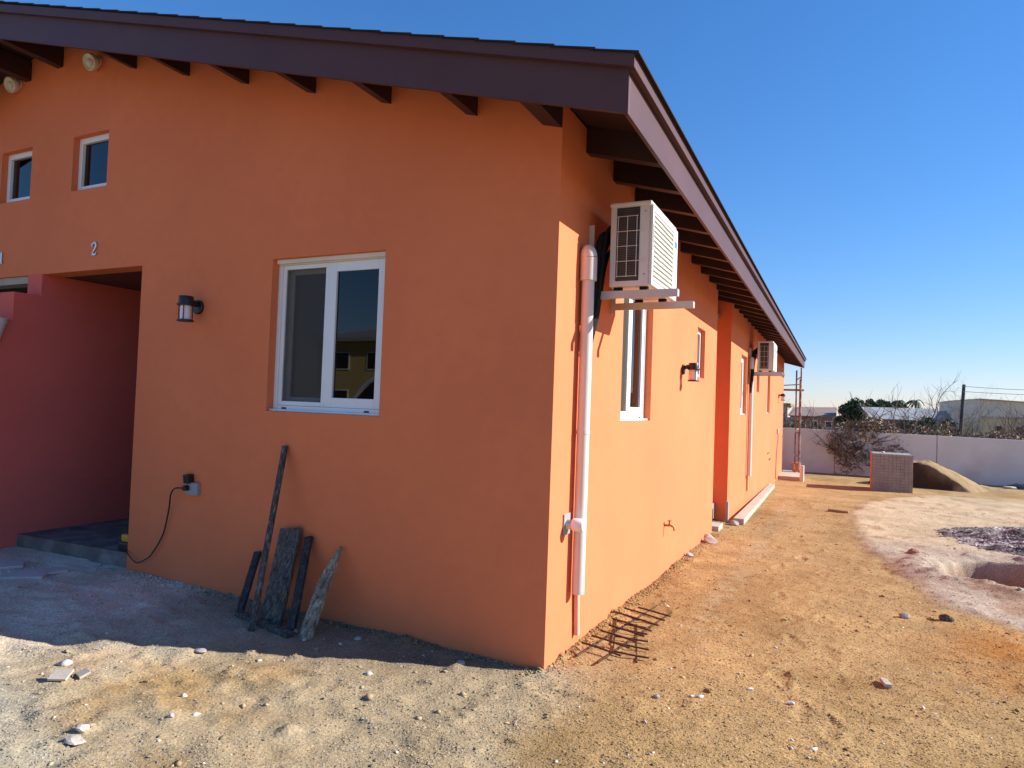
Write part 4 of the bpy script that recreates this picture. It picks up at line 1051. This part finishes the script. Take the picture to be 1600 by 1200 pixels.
def bush(name, cx, cy, z0, w, h, label, cols, seed, n=2600, lsize=0.06, blobs=16, dep=None, twigs=5, group=None, cat='bush', tw_len=None):
    rs = random.Random(seed); dep = dep or w
    t = thing(name, label, cat, (cx, cy, z0), group)
    mb = MB()
    for i in range(twigs):
        branch_mesh(mb, (cx+rs.uniform(-.3, .3)*w, cy+rs.uniform(-.2, .2)*dep, z0), (rs.uniform(-.7, .7), rs.uniform(-.5, .5), 1), (tw_len or h*0.7), 0.018*h+0.008, 3, rs)
    mb.build('branches', M_TWIG, t)
    if n:
        C, R_ = [], []
        for i in range(blobs):
            a = rs.uniform(0, 6.28); q = math.sqrt(rs.random())
            zc = rs.uniform(0.25, 0.85)
            C.append((rs.uniform(-1, 1)*w*0.48*math.sqrt(max(0, 1-(zc-0.3)**2)), math.sin(a)*q*dep*0.42, h*zc)); R_.append(rs.uniform(0.12, 0.26)*min(w, h*1.3))
        V, F, T = leaves(C, R_, int(n*2.3), lsize, cols, seed)
        np_mesh('foliage', V, F, M_LEAF, t, T)
    return t
G_D = [(0.035, 0.07, 0.03), (0.05, 0.10, 0.04), (0.025, 0.05, 0.025)]
G_M = [(0.07, 0.12, 0.04), (0.09, 0.13, 0.05), (0.05, 0.09, 0.035)]
G_Y = [(0.14, 0.13, 0.06), (0.10, 0.11, 0.045), (0.18, 0.15, 0.08)]
DRY = [(0.30, 0.20, 0.12), (0.22, 0.15, 0.11), (0.36, 0.25, 0.14), (0.17, 0.125, 0.10)]
OLV = [(0.22, 0.20, 0.12), (0.26, 0.21, 0.13), (0.16, 0.15, 0.10)]
# thorny dry bush flopping over the wall
t = bush('dry_bush', 2.15, 21.3, -0.9, 2.0, 2.4, 'tangled dry brown bush spilling over the boundary wall', DRY+OLV, 61, n=5200, lsize=0.045, blobs=44, twigs=12, tw_len=1.5)
mb = MB(); rs = random.Random(9)
for i in range(15):
    x = rs.uniform(1.3, 3.0)
    branch_mesh(mb, (x, 20.95, rs.uniform(0.9, 1.25)), (rs.uniform(-.7, .9), -1.0, rs.uniform(-0.3, 0.35)), rs.uniform(0.35, 0.6), 0.008, 2, rs, 0.6, 0.20)
mb.build('hanging_twigs', M_TWIG, t)
V, F, T = leaves([(rs.uniform(1.2, 3.3)-2.15, rs.uniform(-0.95, -0.65), rs.uniform(0.95, 1.8)) for _ in range(26)], [0.16]*26, 700, 0.032, DRY, 12)
np_mesh('hanging_leaves', V, F, M_LEAF, t, T)
bush('scrub_bush', 0.35, 22.3, -0.9, 1.7, 2.25, 'grey-green scrub behind the wall at the scaffold', OLV+G_Y, 63, n=2200, lsize=0.05)
bush('scrub_bush', -0.75, 23.5, -0.9, 1.5, 2.3, 'olive scrub behind the wall next to the house end', G_Y+OLV, 64, n=1600, lsize=0.05)
bush('scrub_bush', 3.9, 23.0, -0.9, 1.9, 2.15, 'tan dry scrub behind the wall right of the tangled bush', DRY+G_Y, 65, n=1900, lsize=0.05)
bush('scrub_bush', 5.1, 31.0, -1.1, 2.2, 3.05, 'round green bush in front of the grey roofed house', G_M+G_Y, 66, n=2600, lsize=0.08)
bush('scrub_bush', 5.0, 24.5, -0.9, 1.9, 2.1, 'green and brown scrub behind the middle of the wall', G_Y+DRY, 67, n=1700, lsize=0.05)
bush('scrub_bush', 6.2, 25.0, -0.9, 1.9, 2.0, 'reddish dry scrub around the foot of the pole', DRY, 68, n=1600, lsize=0.05, twigs=7)
bush('scrub_bush', 7.4, 26.0, -0.9, 2.1, 2.1, 'thin grey-brown scrub in front of the beige building', DRY+OLV, 69, n=1500, lsize=0.05, twigs=8)
bush('scrub_bush', 8.8, 27.5, -0.9, 2.4, 2.35, 'spiky grey scrub in front of the ochre house', OLV+G_Y, 70, n=2000, lsize=0.06, twigs=10)
bush('scrub_bush', 10.4, 28.5, -0.9, 2.4, 2.35, 'grey scrub at the right edge behind the wall', OLV+DRY, 71, n=2000, lsize=0.06, twigs=10)
# trees further off
def tree(cx, cy, z0, w, h, label, cols, seed, n=5000, ls=0.14):
    rs = random.Random(seed); t = thing('tree', label, 'tree', (cx, cy, z0), 'green trees beyond the wall')
    mb = MB(); mb.tube([(cx, cy, z0), (cx+0.1, cy, z0+h*0.3), (cx+0.15, cy, z0+h*0.6)], 0.16, 8, r1=0.08)
    for i in range(5):
        branch_mesh(mb, (cx+0.1, cy, z0+h*rs.uniform(.3, .55)), (rs.uniform(-1, 1), rs.uniform(-1, 1), 0.8), w*0.4, 0.07, 2, rs)
    mb.build('trunk', M_BARK, t)
    C, R_ = [], []
    for i in range(20):
        u = rs.uniform(-1, 1); zc = rs.uniform(0.42, 0.88)
        C.append((u*w*0.45*math.sqrt(max(0.1, 1-((zc-.55)/.5)**2)), rs.uniform(-.4, .4)*w*0.7, h*zc)); R_.append(rs.uniform(0.10, 0.20)*w)
    V, F, T = leaves(C, R_, n, ls, cols, seed); np_mesh('crown', V, F, M_LEAF, t, T)
    return t
tree(2.45, 60, -1.26, 3.5, 4.05, 'dark green tree beyond the wall, left of the grey roof', G_D, 81)
tree(4.9, 70, -1.26, 3.0, 4.75, 'mid green tree behind the grey roof, left part', G_D+G_M, 82, n=3200)
tree(6.4, 71, -1.26, 2.3, 4.5, 'mid green tree behind the grey roof, next to the left palm', G_M, 83, n=2400)
def palm(cx, cy, z0, h, label, seed, fr=14, L=1.1):
    rs = random.Random(seed); t = thing('palm_tree', label, 'palm', (cx, cy, z0), 'palms beyond the wall')
    MB().tube([(cx, cy, z0), (cx+0.06, cy, z0+h*0.5), (cx, cy, z0+h)], 0.13, 8, r1=0.09).build('trunk', M_BARK, t)
    mb = MB()
    for i in range(fr):
        a = 2*math.pi*i/fr + rs.uniform(-.2, .2); up = rs.uniform(-0.2, 1.0); l = L*rs.uniform(.8, 1.15)
        pts = []; 
        for k_ in range(7):
            f = k_/6
            pts.append(Vector((cx+math.cos(a)*l*f*0.85-0.22*f*f, cy+math.sin(a)*l*f*0.85, z0+h+up*l*f*0.75-1.05*l*f*f)))
        for k_ in range(6):
            p, q = pts[k_], pts[k_+1]; s = Vector((-math.sin(a), math.cos(a), 0))*0.13*math.sin(math.pi*(k_+0.8)/7)
            for sg in (1, -1):
                mb.poly([p, q, q+s*sg+Vector((0, 0, -0.10)), p+s*sg*0.7+Vector((0, 0, -0.08))])
    o = mb.build('fronds', M_PALM, t)
    return t
M_PALM = mat('palm_frond', (0.06, 0.09, 0.05), 0.7, 0.3, 0.25, 3)
palm(8.02, 70, -1.26, 4.35, 'wind-blown palm standing alone above the grey roof', 91)
palm(6.82, 72, -1.26, 4.35, 'palm rising at the right end of the green trees', 92)
# bare tree and pole
t = thing('bare_tree', 'leafless grey tree around the leaning pole', 'tree', (6.75, 36, -1.0))
mb = MB(); rs = random.Random(14)
for i in range(7):
    branch_mesh(mb, (6.75+rs.uniform(-.4, .4), 36+rs.uniform(-.3, .3), -1.0), (rs.uniform(-.35, .35), rs.uniform(-.3, .3), 1), 2.2, 0.030, 4, rs, 0.55, n=4)
mb.build('branches', M_TWIGG, t) if 'M_TWIGG' in globals() else mb.build('branches', mat('grey_twig', (0.22, 0.20, 0.19), 0.95, 0.1, 0.3, 5), t)
t = thing('utility_pole', 'dark leaning utility pole behind the boundary wall', 'pole', (6.25, 32, -0.9))
MB().tube([(6.25, 32, -0.9), (6.43, 32, 3.02)], 0.085, 10, r1=0.065).build('pole_shaft', M_POLE, t, True)
for z in (2.93, 2.70):
    MB().lathe((6.43-0.01, 31.93, z), (0, -1, 0), [(0, 0), (0.03, 0), (0.03, 0.08), (0, 0.08)], 8).build('insulator', M_GREY, t)
for i, (z, sag) in enumerate(((2.93, 0.12), (2.70, 0.10))):
    pts = [(6.42+(16-6.4)*f, 31.85, z+0.35*f-4*sag*f*(1-f)*2.2) for f in [k_/12 for k_ in range(13)]]
    tag(MB().tube(pts, 0.010, 5).build('power_line', M_POLE, loc=(8, 31.85, 2.8)), ('upper' if i == 0 else 'lower') + ' thin power line running right from the leaning pole', 'power line')

# ------------------------------------------------------------------ houses beyond the wall
def flat_house(name, x0, x1, y0, y1, zt, label, mw_, roofm, over=0.25, rt=0.18, wins=()):
    t = thing(name, label, 'house', ((x0+x1)/2, y0, -1.3))
    MB().box(x0, x1, y0, y1, -1.6, zt).build('walls', mw_, t)
    MB().box(x0-over, x1+over, y0-over, y1+over, zt+0.001, zt+rt).build('roof', roofm, t)
    for (a, b_, c, d) in wins:
        f = MB().box(a, b_, y0-0.03, y0-0.001, c, d).build('window', M_WHITE, t)
        MB().box(a+0.08, b_-0.08, y0-0.04, y0-0.031, c+0.08, d-0.08).build('pane', M_DARK, f)
    return t
# long brown building on the left
t = thing('brown_building', 'long low building with brown roof behind the scaffold', 'building', (-0.6, 58, -1.4))
MB().box(-2.2, 1.2, 58.4, 64, -1.6, 1.30).build('walls', M_BRWALL, t)
MB().hexa([(-2.3, 58, 1.25), (1.35, 58, 1.25), (1.35, 64, 2.1), (-2.3, 64, 2.0)], [(-2.3, 58, 1.32), (1.35, 58, 1.32), (1.35, 64, 2.18), (-2.3, 64, 2.08)]).build('roof', M_BROOF, t)
for x in (-1.7, -0.6, 0.5):
    f = MB().box(x, x+0.55, 58.37, 58.399, 0.35, 0.95).build('window', M_WHITE, t); MB().box(x+.06, x+.49, 58.36, 58.369, .41, .89).build('pane', M_DARK, f)
flat_house('pale_house', -5.4, -3.15, 70, 76, 2.25, 'pale house just showing past the far house corner', M_CONCL, M_PLANK, 0.3, 0.25, [(-4.1, -3.5, 0.9, 1.7)])
tag(MB().box(-3.2, -0.72, 40, 40.15, -1.3, 1.24).build('garden_wall', M_CONC, loc=(-2, 40, -1)), 'low grey garden wall behind the scrub next to the house end', 'wall')
# grey roofed house
t = thing('grey_roof_house', 'low brown house with a long pale grey roof', 'house', (5.4, 48, -1.2))
MB().box(3.75, 7.6, 48.6, 54, -1.5, 1.28).build('walls', M_BRWALL, t)
MB().hexa([(3.45, 48, 1.27), (7.75, 48, 1.27), (7.75, 52.5, 2.10), (3.0, 52.5, 2.08)], [(3.45, 48, 1.33), (7.75, 48, 1.33), (7.75, 52.5, 2.17), (3.0, 52.5, 2.15)]).build('roof', M_GROOF, t)
f = MB().box(4.9, 5.6, 48.57, 48.599, 0.2, 0.95).build('window', M_WHITE, t); MB().box(4.97, 5.53, 48.56, 48.569, .27, .88).build('pane', M_DARK, f)
# small blue-grey gable
t = thing('gable_shed', 'small shed with blue-grey gable roof between the houses', 'shed', (7.25, 44, -1.2))
MB().box(6.95, 7.58, 44.1, 47, -1.5, 1.36).build('walls', M_BLROOF, t)
MB().hexa([(6.85, 44, 1.30), (7.25, 44, 1.97), (7.66, 44, 1.40)], [(6.85, 47, 1.30), (7.25, 47, 1.97), (7.66, 47, 1.40)]).build('roof', M_BLROOF, t)
# big beige building
t = thing('beige_building', 'large plain beige building with a low gable behind the pole', 'building', (15, 75, -1.4))
MB().hexa([(11.55, 75, -1.6), (13.85, 75, -1.6), (13.85, 75, 3.52), (11.55, 75, 3.26)], [(11.55, 84, -1.6), (13.85, 84, -1.6), (13.85, 84, 3.52), (11.55, 84, 3.26)]).build('wall', M_BEIGE, t)
MB().hexa([(13.851, 75.3, -1.6), (24, 75.3, -1.6), (24, 75.3, 2.95), (13.851, 75.3, 3.50)], [(13.851, 84, -1.6), (24, 84, -1.6), (24, 84, 2.95), (13.851, 84, 3.50)]).build('wall', M_BEIGE, t)
MB().hexa([(11.45, 74.9, 3.262), (13.85, 74.9, 3.53), (24.2, 74.9, 2.965), (24.2, 84.1, 2.965), (13.85, 84.1, 3.53), (11.45, 84.1, 3.262)],
          [(11.45, 74.9, 3.33), (13.85, 74.9, 3.60), (24.2, 74.9, 3.035), (24.2, 84.1, 3.035), (13.85, 84.1, 3.60), (11.45, 84.1, 3.33)]).build('roof', M_BEIGE, t)
# ochre house with a pale parapet
t = thing('ochre_house', 'ochre house with a pale ledge along its flat top', 'house', (10, 40, -1.2))
MB().box(8.40, 15.5, 40, 46, -1.4, 1.60).build('walls', M_OCHRE, t)
for i in range(11):
    MB().box(8.36+i*0.64, 8.36+i*0.64+0.55, 39.93, 40.2, 1.601, 1.70).build('ledge_block', M_CONCL, t)
for x in (9.0, 9.9, 10.8):
    MB().box(x, x+0.28, 39.97, 39.999, 0.95, 1.18).build('vent', M_DARK, t)
# yellow house across the street behind the viewer, seen only in the front window's glass
t = thing('street_house', 'yellow two storey house across the street behind the viewer', 'house', (-21, -26, 0))
MB().box(-25.5, -16.5, -32, -26, -0.3, 4.6).build('walls', mat('yellow_wall', (0.55, 0.42, 0.17), 0.9, 0.2, 0.06, 0.8), t)
MB().hexa([(-26, -25.4, 4.55), (-16, -25.4, 4.55), (-16, -33, 4.55), (-26, -33, 4.55)], [(-26, -25.4, 4.75), (-16, -25.4, 4.75), (-18, -29, 5.6), (-24, -29, 5.6)]).build('roof', M_GROOF, t)
for x in (-24.6, -21.9, -19.2):
    for z in (3.0, 0.9):
        f = MB().box(x, x+1.5, -25.999, -25.95, z, z+1.0).build('window', M_WHITE, t)
        MB().box(x+.07, x+1.43, -25.949, -25.94, z+.07, z+.93).build('pane', M_DARK, f)

# white car parked across the street behind the viewer, also seen only in the window's glass
t = thing('parked_car', 'white car parked on the street behind the viewer', 'car', (-14.5, -17.0, 0.0))
M_CARP = mat('white_car_paint', (0.72, 0.72, 0.72), 0.25, 0.6, 0.02, 3)
zc = 0.03
def car_loop(y, top):
    pr = [(-2.05, 0.30), (2.05, 0.30), (2.12, 0.62), (1.95, 0.82), (1.05, 0.92)] + ([(0.45, 1.40), (-1.20, 1.46), (-1.85, 1.02)] if top else [(-1.85, 0.98)]) + [(-2.10, 0.80)]
    return [(-14.5+u, y, zc+w) for u, w in pr]
mb = MB()
L = [car_loop(-17.85, False), car_loop(-16.15, False)]
mb.hexa(L[0], L[1]); mb.build('car_body', M_CARP, t)
cab = [(1.00, 0.90), (0.42, 1.40), (-1.20, 1.46), (-1.80, 0.99)]
MB().hexa([(-14.5+u, -17.70 if w > 1.2 else -17.82, zc+w) for u, w in cab], [(-14.5+u, -16.30 if w > 1.2 else -16.18, zc+w) for u, w in cab]).build('cabin_glass', M_DARK, t)
for yy in (-17.72, -16.28):
    MB().tube(smooth_path([(-14.5+1.05, yy, zc+0.92), (-14.5+0.45, yy, zc+1.41), (-14.5-0.4, yy, zc+1.475), (-14.5-1.20, yy, zc+1.46), (-14.5-1.85, yy, zc+1.0)], 5), 0.05, 8).build('roof_rail', M_CARP, t, True)
MB().box(-15.72, -14.1, -17.70, -16.30, zc+1.40, zc+1.50, 0.03).build('car_roof', M_CARP, t)
for xx in (-15.85, -13.2):
    for yy, d in ((-17.87, -1), (-16.13, 1)):
        w = MB().lathe((xx, yy-0.2*d, zc+0.31), (0, d, 0), [(0.0, 0.0), (0.31, 0.0), (0.32, 0.05), (0.32, 0.17), (0.27, 0.20), (0.0, 0.205)], 20).build('wheel', M_BLACK, t, True)
        MB().lathe((xx, yy+0.006*d, zc+0.31), (0, d, 0), [(0.0, 0.0), (0.20, 0.0), (0.19, 0.012), (0.0, 0.02)], 16).build('rim', M_SILVER, w, True)
t.location = (-7.3, -8.9, 0.0); t.rotation_euler = (0, 0, math.pi); t.scale = (1.0, 1.0, 1.27)
